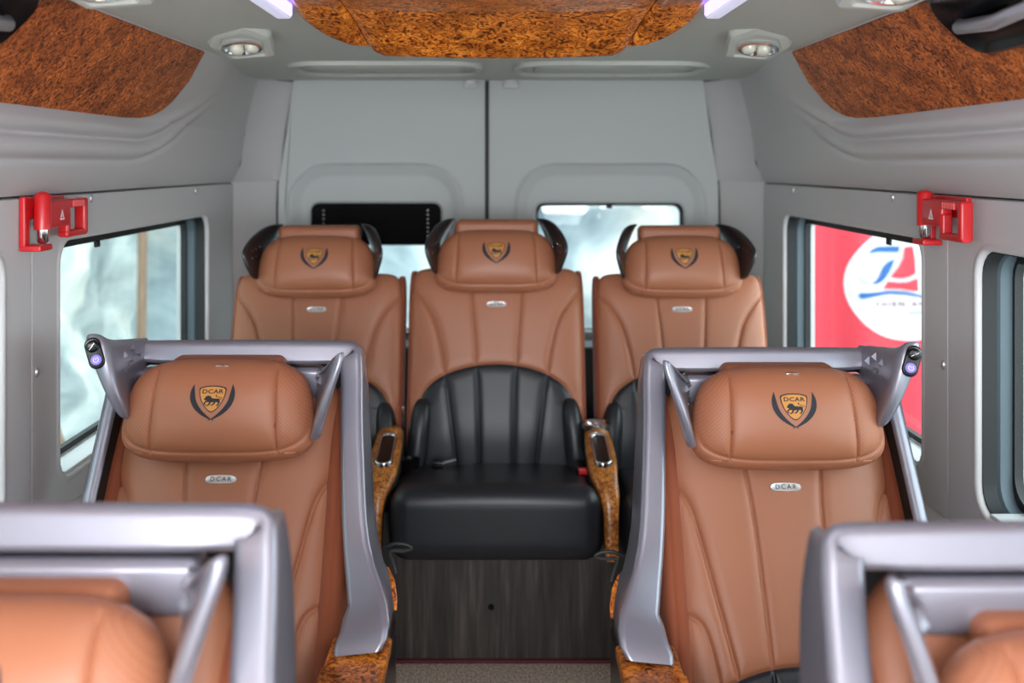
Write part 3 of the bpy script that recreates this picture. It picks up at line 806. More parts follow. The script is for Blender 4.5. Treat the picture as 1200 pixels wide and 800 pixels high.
def plate(parent, pad, v0, x0=0.0):
    P0 = pad.on([x0], [v0], 0.0)[0]; Pu = pad.on([x0], [v0+0.01], 0.0)[0]
    up = Vector(Pu-P0).normalized(); rt = Vector((1, 0, 0)); nn = up.cross(rt).normalized()
    if nn.y > 0: nn = -nn
    def T(a, b, c): return tuple(Vector(P0)+rt*a+up*b+nn*c)
    out = [(0.031, 0), (0.0285, 0.0052), (0.022, 0.0076), (0, 0.0085), (-0.022, 0.0076), (-0.0285, 0.0052), (-0.031, 0), (-0.0285, -0.0052), (-0.022, -0.0076), (0, -0.0085), (0.022, -0.0076), (0.0285, -0.0052)]
    mb = MB(); loft(mb, [[T(a*s, b*s, c) for a, b in out] for s, c in ((1, -0.004), (1, 0.002), (0.95, 0.0034), (0.9, 0.003))], cap0=True, cap1=True)
    p = obj('name_plate', mb, 'chrome', parent, ang=30); p.data.materials[0] = M['plate']
    V, F = text2d('DCAR', 0.0125, 1.4, 0.0)
    mb = MB(); mb.add([T(a, b, 0.0036) for a, b in V], F); obj('plate_lettering', mb, 'ink2', p, smooth=False)
M['plate'] = mat('satin_plate', lin(222, 222, 222), 0.3, metal=0.45)

def headrest(parent, cy, cz, beta, dark=False, wings=None):
    def disp(x, v):
        d = np.minimum(seamdist(np.abs(x), v, [(0.112, 0.12), (0.118, 0), (0.122, -0.12)]), 9)
        g = np.where(v > -0.078, groove(d, 0.0042, 0.0024), 0)
        rb_ = (np.abs(x/0.181)**4+np.abs((v-0.012)/0.090)**4)**0.25
        g = np.where(v < 0.02, np.minimum(g, groove((rb_-1)*0.085, 0.0042, 0.0022)), g)
        side = groove(np.abs(np.abs(x)-(0.176-0.10*(v+0.0)*0)), 0.0022, 0.0025)
        return g + 0.010*(1-(v/0.1)**2)-0.004+side*0
    pad = Pad(lambda t: 0.183-0.017*t-0.007*t*t, 0.098, 0.062, 0.045, n=4.0, m=2.5, place=lean(cy, cz, beta), disp=disp)
    sid = lambda x, v: (0.112+0.004-0.04*v*1.0)-np.abs(x)+(np.where(v < -0.074, 0.2, 0))
    reg = [lambda x, v: np.maximum((0.117-0.041*v)-np.abs(x), -(v+0.074))]
    # use the seam itself as the border
    reg = [lambda x, v: np.maximum(np.interp(v, [-0.12, 0, 0.12], [0.122, 0.118, 0.112])+x, -(v+0.0775)),
           lambda x, v: np.maximum(np.interp(v, [-0.12, 0, 0.12], [0.122, 0.118, 0.112])-x, -(v+0.0775))]
    a, b, b2 = pad.build(190, 110, reg)
    o = weld(obj('headrest_pillow', a, 'leather', parent, ang=180, recalc=False))
    obj('perforated_side', b, 'perf', o, ang=180, recalc=False)
    obj('perforated_side', b2, 'perf', o, ang=180, recalc=False)
    emblem(o, pad, 0.022, 0, 0.9)
    return pad, o

def wing_mesh(st, thick_back=0.012, n=4):
    """st: list of stations from bottom to top: (front point, back point, front width)"""
    mb = MB(); loops = []
    for F_, B_, fw in st:
        F_, B_ = Vector(F_), Vector(B_); d = (B_-F_).normalized(); nrm = Vector((-d.y, d.x, 0)).normalized()
        L1 = (B_-F_).length
        loops.append([tuple(F_+nrm*fw/2), tuple(F_+d*min(0.03, L1*.3)+nrm*fw*0.42), tuple(F_.lerp(B_, 0.5)+nrm*thick_back*0.6), tuple(B_+nrm*thick_back/2),
                      tuple(B_-nrm*thick_back/2), tuple(F_.lerp(B_, 0.5)-nrm*thick_back*0.6), tuple(F_+d*min(0.03, L1*.3)-nrm*fw*0.42), tuple(F_-nrm*fw/2)])
    loft(mb, loops, cap0=True, cap1=True)
    return mb

def back_seams(c0, c1, side, extra=()):
    def disp(x, v):
        ax = np.abs(x); g = groove(seamdist(ax, v, c0), 0.0055, 0.0026)
        g = np.minimum(g, groove(seamdist(ax, v, side), 0.0065, 0.003))
        for e in extra: g = np.minimum(g, groove(seamdist(ax, v, e), 0.005, 0.004))
        if c1 is not None: g = np.minimum(g, groove(c1(x, v), 0.006, 0.004))
        return g
    return disp

def vip_seat(m, seat_label):
    """reclining seat; m=+1 when the aisle is on its +x side, origin on the floor below the shell's top rail"""
    e = empty('reclining_seat'); tag(e, seat_label, 'seat', 'reclining shell seats')
    beta = math.radians(25); cz = 0.66; H = 0.37
    zf = lambda z: (z-cz)/math.cos(beta)-0.024
    T = 0.055; cy = -0.075+0.0
    side = [(0.235, zf(.80)), (0.205, zf(.777)), (0.182, zf(.735)), (0.155, zf(.62)), (0.124, zf(.48)), (0.11, zf(.40))]
    low = [(0.235, zf(.575)), (0.200, zf(.572)), (0.176, zf(.548)), (0.160, zf(.48)), (0.150, zf(.42))]
    cen = [(0.082, zf(.95)), (0.076, zf(.83)), (0.066, zf(.72)), (0.060, zf(.50)), (0.055, zf(.30))]
    aa, bb, z0 = 0.225, 0.145, zf(.365)
    arch = lambda x, v: (np.sqrt(np.maximum((x/aa)**2+((v-z0)/bb)**2, 1e-9))-1)*bb
    archd = lambda x, v: np.abs(arch(x, v))
    ext = [(0.12, zf(.44)), (0.115, zf(.3))]
    disp = back_seams(cen, lambda x, v: np.where(v > z0, archd(x, v), 9), side, (low,))
    pad = Pad(lambda t: 0.221-0.085*np.clip((t-0.70)/0.30, 0, 1)**2, H, T, 0.05, n=9, m=3.2, place=lean(cy, cz, beta), disp=disp)
    reg = [lambda x, v: np.where(v > z0, arch(x, v), np.maximum(np.abs(x)-aa, v-z0))]
    a, b = pad.build(200, 300, reg)
    weld(obj('backrest', a, 'leather', e, ang=180, recalc=False))
    obj('lumbar_panel', b, 'black_leather', e, ang=180, recalc=False)
    plate(e, pad, zf(.781))
    # suede side bolsters
    for s in (-1, 1):
        sd = lambda x, v: groove(np.abs(x-s*0.002), 0.0015, 0.0015)
        pl = lean(cy-0.010, cz-0.032, beta)
        bp = Pad(lambda t: 0.029+0*t, H-0.030, 0.050, 0.03, n=5, m=2.6, place=lambda x, v, h, s=s, pl=pl: (lambda q: (q[0]+s*(0.228), q[1], q[2]))(pl(x, v, h)), disp=sd)
        weld(obj('side_bolster', bp.build(24, 90)[0], 'suede', e, ang=180, recalc=False))
    # head section behind the pillow
    mb = MB(); rbox(mb, -0.115, 0.115, -0.045, 0.030, 0.84, 1.012, 0.02, 4)
    weld(obj('headrest_core', mb, 'leather_dark', e, ang=180, recalc=False))
    pad2, pil = headrest(e, -0.078, 0.918, math.radians(13))
    mb = MB(); P = pad2.on([0.008], [0.083], 0.001)[0]
    tube(mb, [(P[0]-0.012, P[1], P[2]), (P[0]-0.004, P[1]-0.001, P[2]+0.001), (P[0]+0.012, P[1], P[2])], [0.002, 0.003, 0.002], 8)
    obj('zip_tag', mb, 'chrome', pil)
    # wings: plain blade on the aisle side, button pod on the window side
    for s in (m, -m):
        podw = s == -m
        w = 0.052 if podw else 0.024
        st = []
        for z, fx, fy, by, bx, k in ((0.905, .192, -.120, -.03, .176, .25), (0.922, .200, -.135, -.02, .178, .5), (0.96, .214, -.15, .0, .178, .62), (1.00, .228, -.152, .02, .178, .75),
                                     (1.04, .243, -.150, .03, .178, .95), (1.062, .250, -.146, .02, .180, 1.0), (1.076, .252, -.142, -.06, .215, .8), (1.082, .251, -.136, -.10, .235, .4)):
            if podw: fx -= 0.026
            else: fx -= 0.004; z = z-0.034-(0.006 if z < 0.93 else 0); k = 0.95 if z < 0.98 else 0.85; by = min(by, -0.012)-0.004; bx = min(bx, 0.19)
            st.append(((s*fx, fy, z), (s*bx, by, min(z, 1.045 if podw else 0.985)), max(w*k, 0.012)))
        wg = obj('headrest_wing', wing_mesh(st), 'silver', e, sub=2, ang=180)
        if podw:
            # black oval with a knurled knob and a glowing button on the front face
            def Fp(z):
                for (a, _, _), (b, _, _) in zip(st[:-1], st[1:]):
                    if a[2] <= z <= b[2]: return Vector(a).lerp(Vector(b), (z-a[2])/(b[2]-a[2]))
            c1, c2 = Fp(1.056), Fp(1.030)
            ax = (c1-c2).normalized()
            nrm = Vector((s*-0.25, -0.95, 0.0)).normalized(); rt = ax.cross(nrm).normalized(); nrm = rt.cross(ax).normalized()
            if nrm.y > 0: nrm = -nrm
            mid = (c1+c2)/2+nrm*0.002
            def T3(a, b, c): return tuple(mid+rt*a+ax*b+nrm*c)
            mb = MB(); loft(mb, [[T3(a, b, c) for a, b in rr(-0.0145+g, 0.0145-g, -0.030+g, 0.030-g, 0.0142-g)] for c, g in ((-0.01, 0), (0.003, 0), (0.005, 0.002), (0.0045, 0.004))], cap0=True, cap1=True)
            cpn = obj('control_panel', mb, 'gloss_black', wg, ang=40)
            mb = MB(); loft(mb, [[T3(r*math.cos(t*PI/10), 0.013+r*math.sin(t*PI/10), c) for t in range(20)] for c, r in ((0.004, 0.0115), (0.008, 0.0115), (0.010, 0.009), (0.009, 0.006))], cap1=True)
            obj('knob', mb, 'gloss_black', wg, ang=30)
            mb = MB(); rbox(mb, -0.008, 0.008, -0.002, 0.002, -0.002, 0.002, 0.0015); mb.mapped(lambda a, b, c: T3(a*0.8+b*0.5, 0.013+a*0.7+b, 0.011+c)); obj('knob_pointer', mb, 'chrome', wg)
            mb = MB(); loft(mb, [[T3(r*math.cos(t*PI/10), -0.013+r*math.sin(t*PI/10), c) for t in range(20)] for c, r in ((0.004, 0.0095), (0.007, 0.0095), (0.008, 0.008))], cap1=True)
            obj('power_button', mb, 'led_btn', wg, ang=30)
            mb = MB(); arc = [T3(0.0045*math.cos(t), -0.013+0.0045*math.sin(t), 0.0086) for t in np.linspace(PI*0.65, PI*2.35, 14)]
            tube(mb, arc, 0.0007, 6); tube(mb, [T3(0, -0.009, 0.0086), T3(0, -0.014, 0.0086)], 0.0007, 6)
            obj('power_symbol', mb, 'white', wg)
        # embossed little pyramids on the inner face
        mb = MB()
        for (dy, dz, rot) in ((-.085, 1.025, 0), (-.060, 1.035, 1), (-.065, 1.008, 2), (-.090, .998, 3), (-.036, 1.022, 1)):
            t = (dy+0.15)/0.17; fx = ((0.210 if podw else 0.226)+(0.178-(0.210 if podw else 0.226))*t)-0.014
            if not podw: dz -= 0.050
            c = Vector((s*fx, dy, dz)); nn = Vector((-s, -0.3, 0)).normalized(); uu = Vector((0, 0, 1)); rr_ = nn.cross(uu)
            pts = [c+uu*0.010*math.cos(rot*1.57+a)+rr_*0.010*math.sin(rot*1.57+a)-nn*0.003 for a in (0, 2.1, 4.2)]+[c+nn*0.005]
            mb.add([tuple(p) for p in pts], [(0, 1, 3), (1, 2, 3), (2, 0, 3), (0, 2, 1)])
        obj('emboss', mb, 'silver', wg, smooth=False)
    # cross bar joining the wings behind the pillow
    rb('wing_bracket', 'silver', e, -0.185, 0.185, -0.012, 0.035, 0.925, 0.986, 0.012, 3)
    # outer shell: swept inverted U, aisle side first
    def shell_path():
        A = [  # (x, y, z, front face width, side depth)
            (0.345, -0.315, 0.560, 0.095, 0.05), (0.357, -0.310, 0.570, 0.100, 0.07), (0.357, -0.285, 0.600, 0.095, 0.12), (0.335, -0.235, 0.630, 0.072, 0.16), (0.310, -0.197, 0.660, 0.056, 0.13),
            (0.299, -0.170, 0.700, 0.050, 0.12), (0.288, -0.125, 0.78, 0.048, 0.12), (0.274, -0.06, 0.90, 0.046, 0.11), (0.269, -0.018, 0.985, 0.046, 0.07)]
        c = []
        r = 0.026; cx, cz_ = 0.266-r, 1.038-r
        for a in np.linspace(0, PI/2, 7): c.append((cx+r*math.cos(a), -0.012+0.012*math.sin(a), cz_+r*math.sin(a), 0.047, 0.045+0.035*math.sin(a)))
        top = [(0.15, 0, 1.039, 0.050, 0.10), (0.0, 0, 1.040, 0.050, 0.10), (-0.12, 0, 1.039, 0.050, 0.10)]
        cx = -0.240+r
        d = [(cx-r*math.sin(a), -0.012+0.012*math.cos(a), cz_+r*math.cos(a), 0.040, 0.045+0.035*math.cos(a)) for a in np.linspace(0, PI/2, 7)]
        B = [(-0.244, -0.03, 0.97, 0.032, 0.07), (-0.250, -0.075, 0.87, 0.030, 0.14), (-0.257, -0.14, 0.74, 0.030, 0.17), (-0.262, -0.20, 0.62, 0.030, 0.17), (-0.265, -0.25, 0.50, 0.030, 0.15)]
        return A+c+top+d+B
    P0 = shell_path(); P = []
    for a, b in zip(P0[:-1], P0[1:]):
        L_ = math.dist(a[:3], b[:3]); k = max(1, int(L_/0.03))
        P += [tuple(a[i]+(b[i]-a[i])*j/k for i in range(5)) for j in range(k)]
    P.append(P0[-1]); q = P
    for _ in range(2): q = [q[0]]+[tuple((a[i]+2*b[i]+c[i])/4 for i in range(5)) for a, b, c in zip(q[:-2], q[1:-1], q[2:])]+[q[-1]]
    P = q; loops = []
    for i, (x, y, z, fw, dp) in enumerate(P):
        a, b = P[max(i-1, 0)], P[min(i+1, len(P)-1)]
        t = Vector((b[0]-a[0], 0, b[2]-a[2])).normalized(); n_ = Vector((t.z, 0, -t.x))
        if z < 0.63 and x > 0: n_ = (n_*0.3+Vector((1, 0, 0.25))).normalized()
        c = Vector((x, y, z)); k = max(0, n_.z)**2
        qb = -0.036*k; dq = dp*(1-0.42*k)
        prof = [(qb-0.004, dq+0.004), (qb, dq), (qb*0.5, dq*0.55), (-0.0005, 0.016), (-0.0016, 0.008), (-0.0045, 0.0035), (-0.009, 0.001), (-0.014, 0.0), (-fw+0.012, -0.0055*k), (-fw+0.007, 0.001-0.006*k),
                (-fw+0.003, 0.004-0.006*k), (-fw+0.001, 0.009-0.005*k), (-fw, 0.016), (-fw*0.96, dq*0.5), (min(qb-0.006, -fw*0.9), dq)]
        if i == 0: prof = [(q*0.9-0.003, d_*0.8+0.006) for q, d_ in prof]
        loops.append([tuple(c+n_*q+Vector((0, d_, 0))) for q, d_ in prof])
    mb = MB(); loft(mb, [l[:12] for l in loops], closed=False); mb.f.append(tuple(range(12))); mb.mapped(lambda a, b, c: (m*a, b, c))
    sh = obj('shell', mb, 'silver', e, ang=50); wn = sh.modifiers.new('wn', 'WEIGHTED_NORMAL'); wn.keep_sharp = True; wn.weight = 80
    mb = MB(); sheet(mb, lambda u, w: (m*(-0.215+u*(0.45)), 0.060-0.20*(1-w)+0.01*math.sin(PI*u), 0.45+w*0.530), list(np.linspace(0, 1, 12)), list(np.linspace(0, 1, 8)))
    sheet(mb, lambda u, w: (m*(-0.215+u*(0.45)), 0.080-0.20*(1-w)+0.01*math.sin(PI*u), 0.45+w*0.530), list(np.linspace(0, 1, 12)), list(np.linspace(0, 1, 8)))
    obj('shell_back', mb, 'shell_shade', e)
    mb = MB(); loft(mb, [l[11:]+l[:1] for l in loops], closed=False); mb.mapped(lambda a, b, c: (m*a, b, c)); obj('shell_inner_shade', mb, 'shell_shade', sh)  # inner return faces of the shell, coloured black as the corner shadow
    # console with burl top, trim strip and release lever on the aisle side
    x0, x1 = 0.245, 0.352
    mb = MB(); rbox(mb, m*x0, m*x1, -0.80, -0.23, 0.525, 0.550, 0.008, 3); rbox(mb, m*x0, m*x1, -0.80, -0.345, 0.5505, 0.552, 0.0005, 1); weld(obj('console_top', mb, 'burl', e, ang=180, recalc=False))
    mb = MB(); rbox(mb, m*(x0+0.004), m*(x1-0.006), -0.79, -0.10, 0.06, 0.526, 0.010, 3); weld(obj('console_body', mb, 'gloss_black', e, ang=180, recalc=False))
    mb = MB(); tube(mb, [(m*0.358, -0.235, 0.598), (m*0.355, -0.215, 0.612), (m*0.347, -0.185, 0.630), (m*0.336, -0.16, 0.645)], [0.002, 0.0035, 0.0035, 0.001], 10, flat=1.5); obj('burl_trim', mb, 'burl', sh)
    mb = MB(); tube(mb, catmull([(m*0.325, -0.14, 0.672), (m*0.347, -0.15, 0.684), (m*0.367, -0.15, 0.683), (m*0.379, -0.15, 0.676), (m*0.365, -0.15, 0.671), (m*0.340, -0.155, 0.672), (m*0.347, -0.17, 0.655), (m*0.353, -0.18, 0.640)], 5), 0.0035, 8)
    obj('release_lever', mb, 'rubber', sh)
    # seat cushion and base
    mb = MB(); rbox(mb, -0.235, 0.235, -0.86, -0.26, 0.24, 0.40, 0.06, 5, 6); weld(obj('cushion', mb, 'black_leather', e, ang=180, recalc=False))
    mb = MB(); rbox(mb, -0.23, 0.23, -0.80, -0.05, 0.0, 0.26, 0.015, 3); weld(obj('base', mb, 'gloss_black', e, ang=180, recalc=False))
    return e

L2 = vip_seat(1, 'tan reclining seat in a silver shell, left of the aisle, fully seen with its emblem')
L2.location = (-0.543, 2.0, 0)
R2 = vip_seat(-1, 'tan reclining seat in a silver shell, right of the aisle, fully seen with its emblem')
R2.location = (0.562, 2.0, -0.015)
L1 = copy_tree(L2); L1.location = (-0.498, 1.033, 0.0); L1['label'] = 'blurred reclining seat nearest the camera on the left, cut by the frame'
R1 = copy_tree(R2); R1.location = (0.605, 1.033, -0.02); R1['label'] = 'blurred reclining seat nearest the camera on the right, cut by the frame'
for r, dz in ((L1, -0.042), (R1, -0.056)):   # the front row's head cushions are set lower
    for ch in r.children:
        if ch.name.startswith(('headrest_pillow', 'headrest_core')): ch.location.z += dz
for r in (R2, R1):   # keep their feet on the floor
    for ch in r.children:
        if ch.name.startswith('base'): ch.location.z = -r.location.z

def rear_seat(label):
    e = empty('rear_seat'); tag(e, label, 'seat', 'fixed rear row seats')
    beta = math.radians(14); cz = 0.765; H = 0.315
    zf = lambda z: (z-cz)/math.cos(beta)
    cy = -0.04; T = 0.06
    side = [(0.262, zf(1.00)), (0.225, zf(.965)), (0.188, zf(.905)), (0.165, zf(.82)), (0.155, zf(.755)), (0.15, zf(.72))]
    cen = [(0.082, zf(1.1)), (0.076, zf(.98)), (0.066, zf(.86)), (0.062, zf(.787)), (0.055, zf(.70)), (0.050, zf(.45))]
    exb = [(0.150, zf(.735)), (0.138, zf(.65)), (0.118, zf(.50)), (0.11, zf(.4))]
    aa, bb, z0 = 0.228, 0.118, zf(.668)
    arch = lambda x, v: (np.sqrt(np.maximum((x/aa)**2+((v-z0)/bb)**2, 1e-9))-1)*bb
    disp0 = back_seams(cen, lambda x, v: np.where(v > z0, np.abs(arch(x, v)), np.abs(np.abs(x)-aa)), side, (exb,))
    disp = lambda x, v: disp0(x, v)-0.012*np.exp(-((v-zf(.5))/0.08)**2)
    pad = Pad(lambda t: 0.262+0.003*np.cos(t*2), H, T, 0.05, n=14, m=4, place=lean(cy, cz, beta), disp=disp)
    reg = [lambda x, v: np.where(v > z0, arch(x, v), np.maximum(np.abs(x)-aa, v-z0))]
    a, b = pad.build(190, 230, reg)
    weld(obj('backrest', a, 'leather', e, ang=180, recalc=False))
    obj('lumbar_panel', b, 'black_leather', e, ang=180, recalc=False)
    plate(e, pad, zf(.953)+0.004)
    for s in (-1, 1):
        # suede edge and black lower bolster
        pl = lean(cy+0.03, cz, beta)
        bp = Pad(lambda t: 0.016+0*t, H-0.01, 0.06, 0.03, n=5, m=2.6, place=lambda x, v, h, s=s, pl=pl: (lambda q: (q[0]+s*0.258, q[1], q[2]))(pl(x, v, h)))
        weld(obj('side_panel', bp.build(14, 60)[0], 'suede', e, ang=180, recalc=False))
        pl2 = lean(cy-0.085, 0.575, math.radians(9))
        wp = Pad(lambda t: 0.033+0*t, 0.125, 0.050, 0.07, n=2.8, m=2.2, place=lambda x, v, h, s=s, pl=pl2: (lambda q: (q[0]+s*(0.232-0.10*v), q[1]-0.1*max(0, 0)+0*v, q[2]))(pl(x, v, h)))
        weld(obj('lower_bolster', wp.build(26, 50)[0], 'black_leather', e, ang=180, recalc=False))
    mb = MB(); rbox(mb, -0.128, 0.128, -0.02, 0.055, 1.04, 1.226, 0.018, 4); weld(obj('headrest_core', mb, 'leather_dark', e, ang=180, recalc=False))
    pad2, pil = headrest(e, -0.030, 1.100, math.radians(16))
    for s in (-1, 1):
        st = []
        for z, fx, fy, bx, by, k in ((1.062, .186, -.085, .165, .03, .7), (1.085, .194, -.105, .165, .04, .9), (1.12, .206, -.122, .165, .045, 1.0), (1.150, .214, -.128, .160, .05, 1.0),
                                     (1.178, .206, -.105, .150, .055, .9), (1.205, .190, -.060, .138, .06, .8), (1.222, .174, -.015, .128, .06, .7), (1.230, .150, .01, .122, .055, .5)):
            st.append(((s*fx, fy, z), (s*bx, by, z), max(0.016*k, 0.009)))
        wg = obj('headrest_wing', wing_mesh(st, 0.010), 'dark_chrome', e, sub=2, ang=180)
        mb = MB()
        for i in range(4):
            for j in range(3):
                dy = -0.085+i*0.022; dz = 1.110+j*0.022+0.004*i; t = (dy+0.125)/0.17; fx = 0.210+(0.163-0.210)*t-0.0075
                c = (s*fx, dy, dz); tube(mb, [(c[0]+s*0.002, c[1], c[2]), (c[0]-s*0.0012, c[1]-0.0004, c[2])], 0.0026, 8)
        obj('vent_studs', mb, 'chrome', wg)
    mb = MB()
    def fc(x, y, z):
        t = (y+0.49)/0.44
        return (x, y, z-0.055*max(0, t)+(0.006*math.cos(x/0.28*PI/2) if z > 0.5 else 0))
    rbox(mb, -0.286, 0.286, -0.475, -0.04, 0.350, 0.550, 0.055, 6, 10, fn=fc); weld(obj('cushion', mb, 'black_leather', e, ang=180, recalc=False))
    rb('base', 'gloss_black', e, -0.24, 0.24, -0.235, 0.0, 0.2, 0.352, 0.01)
    return e
c0 = rear_seat('middle seat of the rear row, facing straight down the aisle'); c0.location = (-0.006, 3.05, 0)
c1 = copy_tree(c0); c1.location = (-0.556, 3.05, 0); c1['label'] = 'rear row seat by the left wall, in front of the louvred black panel'
c2 = copy_tree(c0); c2.location = (0.562, 3.05, 0); c2['label'] = 'rear row seat by the right wall, in front of the bright rear window'
for s_, z_ in ((c1, -0.006), (c2, -0.006)): s_.location.z = z_; s_.scale = (0.98, 1, 0.99)
for s_ in (c1, c2):
    for ch in s_.children:
        if ch.name.startswith('cushion'): ch.scale.x = 0.83

# armrests between the rear seats
def armrest(x, label, holder):
    e = tag(empty('armrest', (x, 0, 0)), label, 'armrest', 'burl wood armrests beside the middle rear seat')
    s = -1 if x > 0 else 1
    # side view spine from rear top to the front post foot: (y, z, halfwidth, thickness)
    sp = [(2.93, .615, .032, .016), (2.88, .605, .037, .020), (2.80, .592, .042, .022), (2.70, .572, .042, .024), (2.645, .548, .036, .024), (2.615, .515, .026, .022), (2.60, .47, .0195, .016), (2.592, .42, .0185, .014), (2.585, .362, .0185, .013), (2.583, .352, .016, .010)]
    loops = []
    for i, (y, z, w, t) in enumerate(sp):
        a, b = sp[max(i-1, 0)], sp[min(i+1, len(sp)-1)]
        d = Vector((0, b[0]-a[0], b[1]-a[1])).normalized(); n = Vector((0, d.z, -d.y)); 
        if n.z < 0 and i < 5: n = -n
        if i >= 5 and n.y > 0: n = -n
        c = Vector((0, y, z)); dx = (0.004*s*min(i, 4)/4 if i < 5 else -0.009*s)
        pr = [(-w, -t), (-w, 0.3*t), (-w*0.86, 0.9*t), (0, t), (w*0.86, 0.9*t), (w, 0.3*t), (w, -t), (0, -t)]
        loops.append([tuple(c+Vector((a_+dx, 0, 0))+n*b_) for a_, b_ in pr])
    mb = MB(); loft(mb, loops, cap0=True, cap1=True); obj('burl_arm', mb, 'burl_arm', e, sub=1, ang=180)
    mb = MB()
    loops = []
    for i, (y, z, w, t) in enumerate(sp):
        a, b = sp[max(i-1, 0)], sp[min(i+1, len(sp)-1)]
        d = Vector((0, b[0]-a[0], b[1]-a[1])).normalized(); n = Vector((0, d.z, -d.y))
        if n.z < 0 and i < 5: n = -n
        if i >= 5 and n.y > 0: n = -n
        c = Vector((0, y, z)); dx = (0.004*s*min(i, 4)/4 if i < 5 else -0.009*s); w2 = w+0.004
        pr = [(-w2, -t*2.2), (-w2, -0.2*t), (w2, -0.2*t), (w2, -t*2.2)]
        loops.append([tuple(c+Vector((a_+dx, 0, 0))+n*b_) for a_, b_ in pr])
    loft(mb, loops, cap0=True, cap1=True); obj('arm_core', mb, 'rubber', e, sub=1, ang=180)
    # oval control well
    a, b = Vector((0, 2.83, .600)), Vector((0, 2.665, .562)); mid = (a+b)/2; up = (a-b).normalized(); n = Vector((0, -up.z, up.y)); n = n if n.z > 0 else -n
    def T3(p, q, r): return tuple(mid+Vector((1, 0, 0))*(p+0.004*s)+up*q+n*r)
    L_ = 0.088
    mb = MB(); loft(mb, [[T3(p, q, r) for p, q in rr(-0.026+g, 0.026-g, -L_+g, L_-g, 0.025-g)] for r, g in ((0.015, 0), (0.026, 0.001), (0.029, 0.003), (0.029, 0.006), (0.024, 0.009))]); obj('chrome_ring', mb, 'chrome', e, ang=60)
    mb = MB(); loft(mb, [[T3(p, q, r) for p, q in rr(-0.0185+g, 0.0185-g, -L_+0.008+g, L_-0.008-g, 0.018-g)] for r, g in ((0.018, 0), (0.024, 0.0), (0.0245, 0.003))], cap1=True); obj('control_well', mb, 'gloss_black', e, ang=60)
    mb = MB(); tube(mb, [(0.006*s, 2.578, .385), (0.006*s, 2.566, .385)], [0.0065, 0.005], 12); obj('screw_cap', mb, 'burl_arm', e)
    if holder:
        mb = MB()
        c = Vector((-0.004, 2.89, .632)); lo = []
        for r, z in ((0.036, -0.012), (0.041, 0.0), (0.041, 0.006), (0.034, 0.009), (0.028, 0.004), (0.024, -0.004)):
            lo.append([tuple(c+Vector((r*math.cos(t*PI/12)*1.05, r*0.9*math.sin(t*PI/12), z))) for t in range(24)])
        loft(mb, lo, cap0=True, cap1=True); obj('ashtray_lid', mb, 'chrome', e, ang=40)
    mb = MB(); tube(mb, [(s*-0.0+0.032*s, 2.95, .60), (0.034*s, 2.955, .635), (0.030*s, 2.97, .665)], 0.005, 8); obj('hinge_bracket', mb, 'chrome', e)
armrest(-0.318, 'burl wood armrest on the left of the middle rear seat', False)
armrest(0.290, 'burl wood armrest with a chrome lid on the right of the middle rear seat', True)

# belt tongue, belt buckle and cup holder on the middle seat
e = tag(empty('belt_tongue', (-0.165, 2.845, 0.535)), 'silver seat belt tongue lying at the back of the black rear cushion', 'seat belt')
rb('plastic_grip', 'gloss_black', e, -0.028, 0.004, -0.008, 0.008, -0.016, 0.004, 0.004)
mb = MB(); rbox(mb, 0.0, 0.042, -0.008, 0.008, -0.0015, 0.0015, 0.001); mb.mapped(lambda a, b, c: (a, b, c-0.002+a*0.28)); obj('metal_tongue', mb, 'brushed', e)
e = tag(empty('belt_buckle', (0.235, 2.78, 0.54)), 'black belt buckle with a red button beside the right burl armrest', 'seat belt')
rb('housing', 'gloss_black', e, -0.014, 0.022, -0.03, 0.05, -0.022, 0.004, 0.005); rb('release_button', 'red', e, -0.010, 0.018, -0.034, -0.016, -0.010, 0.007, 0.003)
e = tag(empty('cup_holder', (-0.255, 2.84, 0.515)), 'round black cup holder inside the left burl armrest', 'cup holder')
mb = MB(); loft(mb, [[(r*math.cos(t*PI/12), r*math.sin(t*PI/12)*0.8, z) for t in range(24)] for r, z in ((0.020, -0.03), (0.028, 0.028), (0.030, 0.032), (0.027, 0.032), (0.020, -0.01))], cap0=True, cap1=True); obj('bowl', mb, 'gloss_black', e, ang=40)

# ------------------------------------------------------------------ outside
mb = MB()
sheet(mb, lambda u, v: (-2.9+0.25*noise.noise(Vector((u*1.3, v*1.5, 0)))+0.08*noise.noise(Vector((u*5, v*5, 3))), u, v), list(np.linspace(-6, 14, 120)), list(np.linspace(-0.9, 3.2, 50)))
struct(obj('exterior_rock_wall', mb, 'rock', ang=180))
mb = MB()
sheet(mb, lambda u, v: (u, 8.0+0.25*noise.noise(Vector((u*1.3, v*1.5, 5))), v), list(np.linspace(-3.2, 3.0, 60)), list(np.linspace(-0.9, 3.4, 40)))
struct(obj('exterior_back_wall', mb, 'rock_back', ang=180))
mb = MB(); rbox(mb, -12, 12, -8, 16, -1.0, -0.85, 0.01); struct(obj('ground', mb, 'asphalt'))
for i, (y, h, t) in enumerate(((5.9, 0.78, 0.42), (6.7, 0.86, -0.30))):
    mb = MB(); rbox(mb, -0.02, 0.02, -0.045, 0.045, 0, 2.3*h, 0.005); o = obj('wooden_plank', mb, 'plank'); o.location = (-2.45, y, -0.85); o.rotation_euler = (t, -0.1, 0)
    tag(o, ('long' if i else 'short')+' weathered plank leaning on the rock wall outside the left window', 'plank', 'leaning planks')

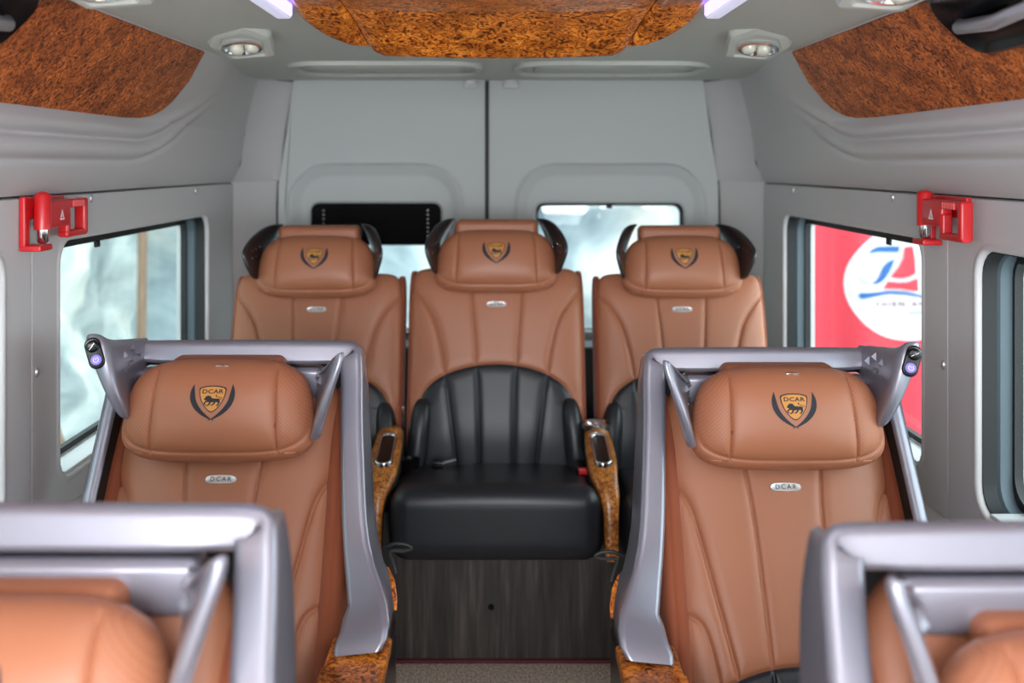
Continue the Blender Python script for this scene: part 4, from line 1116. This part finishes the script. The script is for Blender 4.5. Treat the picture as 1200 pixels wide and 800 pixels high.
# red banner with a round white badge, hanging outside the right side windows
YB = 4.9
bx = lambda px: (px-584)*YB/1150
bz = lambda py: CAMZ-(py-192)*YB/1150
def ripple(x, z): return YB+0.03*math.sin(x*9+0.6*math.sin(z*2))+0.016*math.sin(x*23+z)
e = tag(empty('banner', (0, 0, 0)), 'red cloth banner with a round white badge hanging outside the right windows', 'banner')
mb = MB(); sheet(mb, lambda u, v: (u, ripple(u, v), v), list(np.linspace(bx(951), 3.6, 130)), list(np.linspace(-0.75, 1.65, 50)))
sheet(mb, lambda u, v: (u, ripple(u, v)+0.008, v), list(np.linspace(bx(951), 3.6, 130)), list(np.linspace(-0.75, 1.65, 50)))
obj('cloth', mb, 'banner_red', e, ang=180)
mb = MB(); sheet(mb, lambda u, v: (u, ripple(u, v), v), list(np.linspace(bx(936), bx(951), 6)), list(np.linspace(-0.75, 1.65, 50))); obj('white_hem', mb, 'banner_white', e, ang=180)
class Flat:
    def on(s, x, v, off=0): return np.array([(bx(a), ripple(bx(a), bz(b))-0.004-off*8, bz(b)) for a, b in zip(np.atleast_1d(x), np.atleast_1d(v))])
FP = Flat()
def onb(name, polys, m, off):
    mb = MB()
    for q in polys: poly_on(mb, q, FP, off, 6)
    obj(name, mb, m, e, recalc=False, ang=180)
cir = [(1066+78*math.cos(t), 331+68*math.sin(t)) for t in np.linspace(0, 2*PI, 48, endpoint=False)]
onb('badge', [cir], 'banner_white', 0.0)
onb('badge_stripes', [[(1013, 296), (1018, 291), (1026, 288), (1052.5, 288), (1051.5, 295), (1032, 294.5), (1022, 294.5)],
                      [(1047, 303), (1038, 307), (1032, 313), (1028, 321), (1024, 327), (1016, 331), (1022, 331.5), (1029, 330), (1035, 326), (1041, 318), (1045, 310)],
                      stroke([(1013, 331), (1007, 329), (1003, 324)], [1.2, 1, .6]), stroke([(1003, 343.5), (1006, 345), (1020, 343.5), (1040, 342), (1060, 343), (1086, 348)], [5, 7, 5, 3.4, 3, 2.4]),
                      stroke([(1064, 366), (1090, 366)], 1.2)], 'banner_blue', 0.0010)
onb('badge_swoosh', [[(1058, 289), (1068, 288), (1071, 304), (1072, 320), (1064, 324), (1055, 325.5), (1042, 324.6), (1052, 312), (1057, 301)],
                     [(1039, 329), (1052, 330.5), (1062, 330), (1074.5, 325), (1075.5, 340.5), (1070, 340.5), (1055, 338), (1033, 337.5)]], 'banner_red', 0.0010)
V, F = text2d('THIEN AN', 10, 1.5, 0.3)
mb = MB(); mb.add(FP.on([a*0.97+1051.5 for a, b in V], [355.5-b*0.75 for a, b in V], 0.0022), F); obj('badge_lettering', mb, 'banner_pink', e, recalc=False)
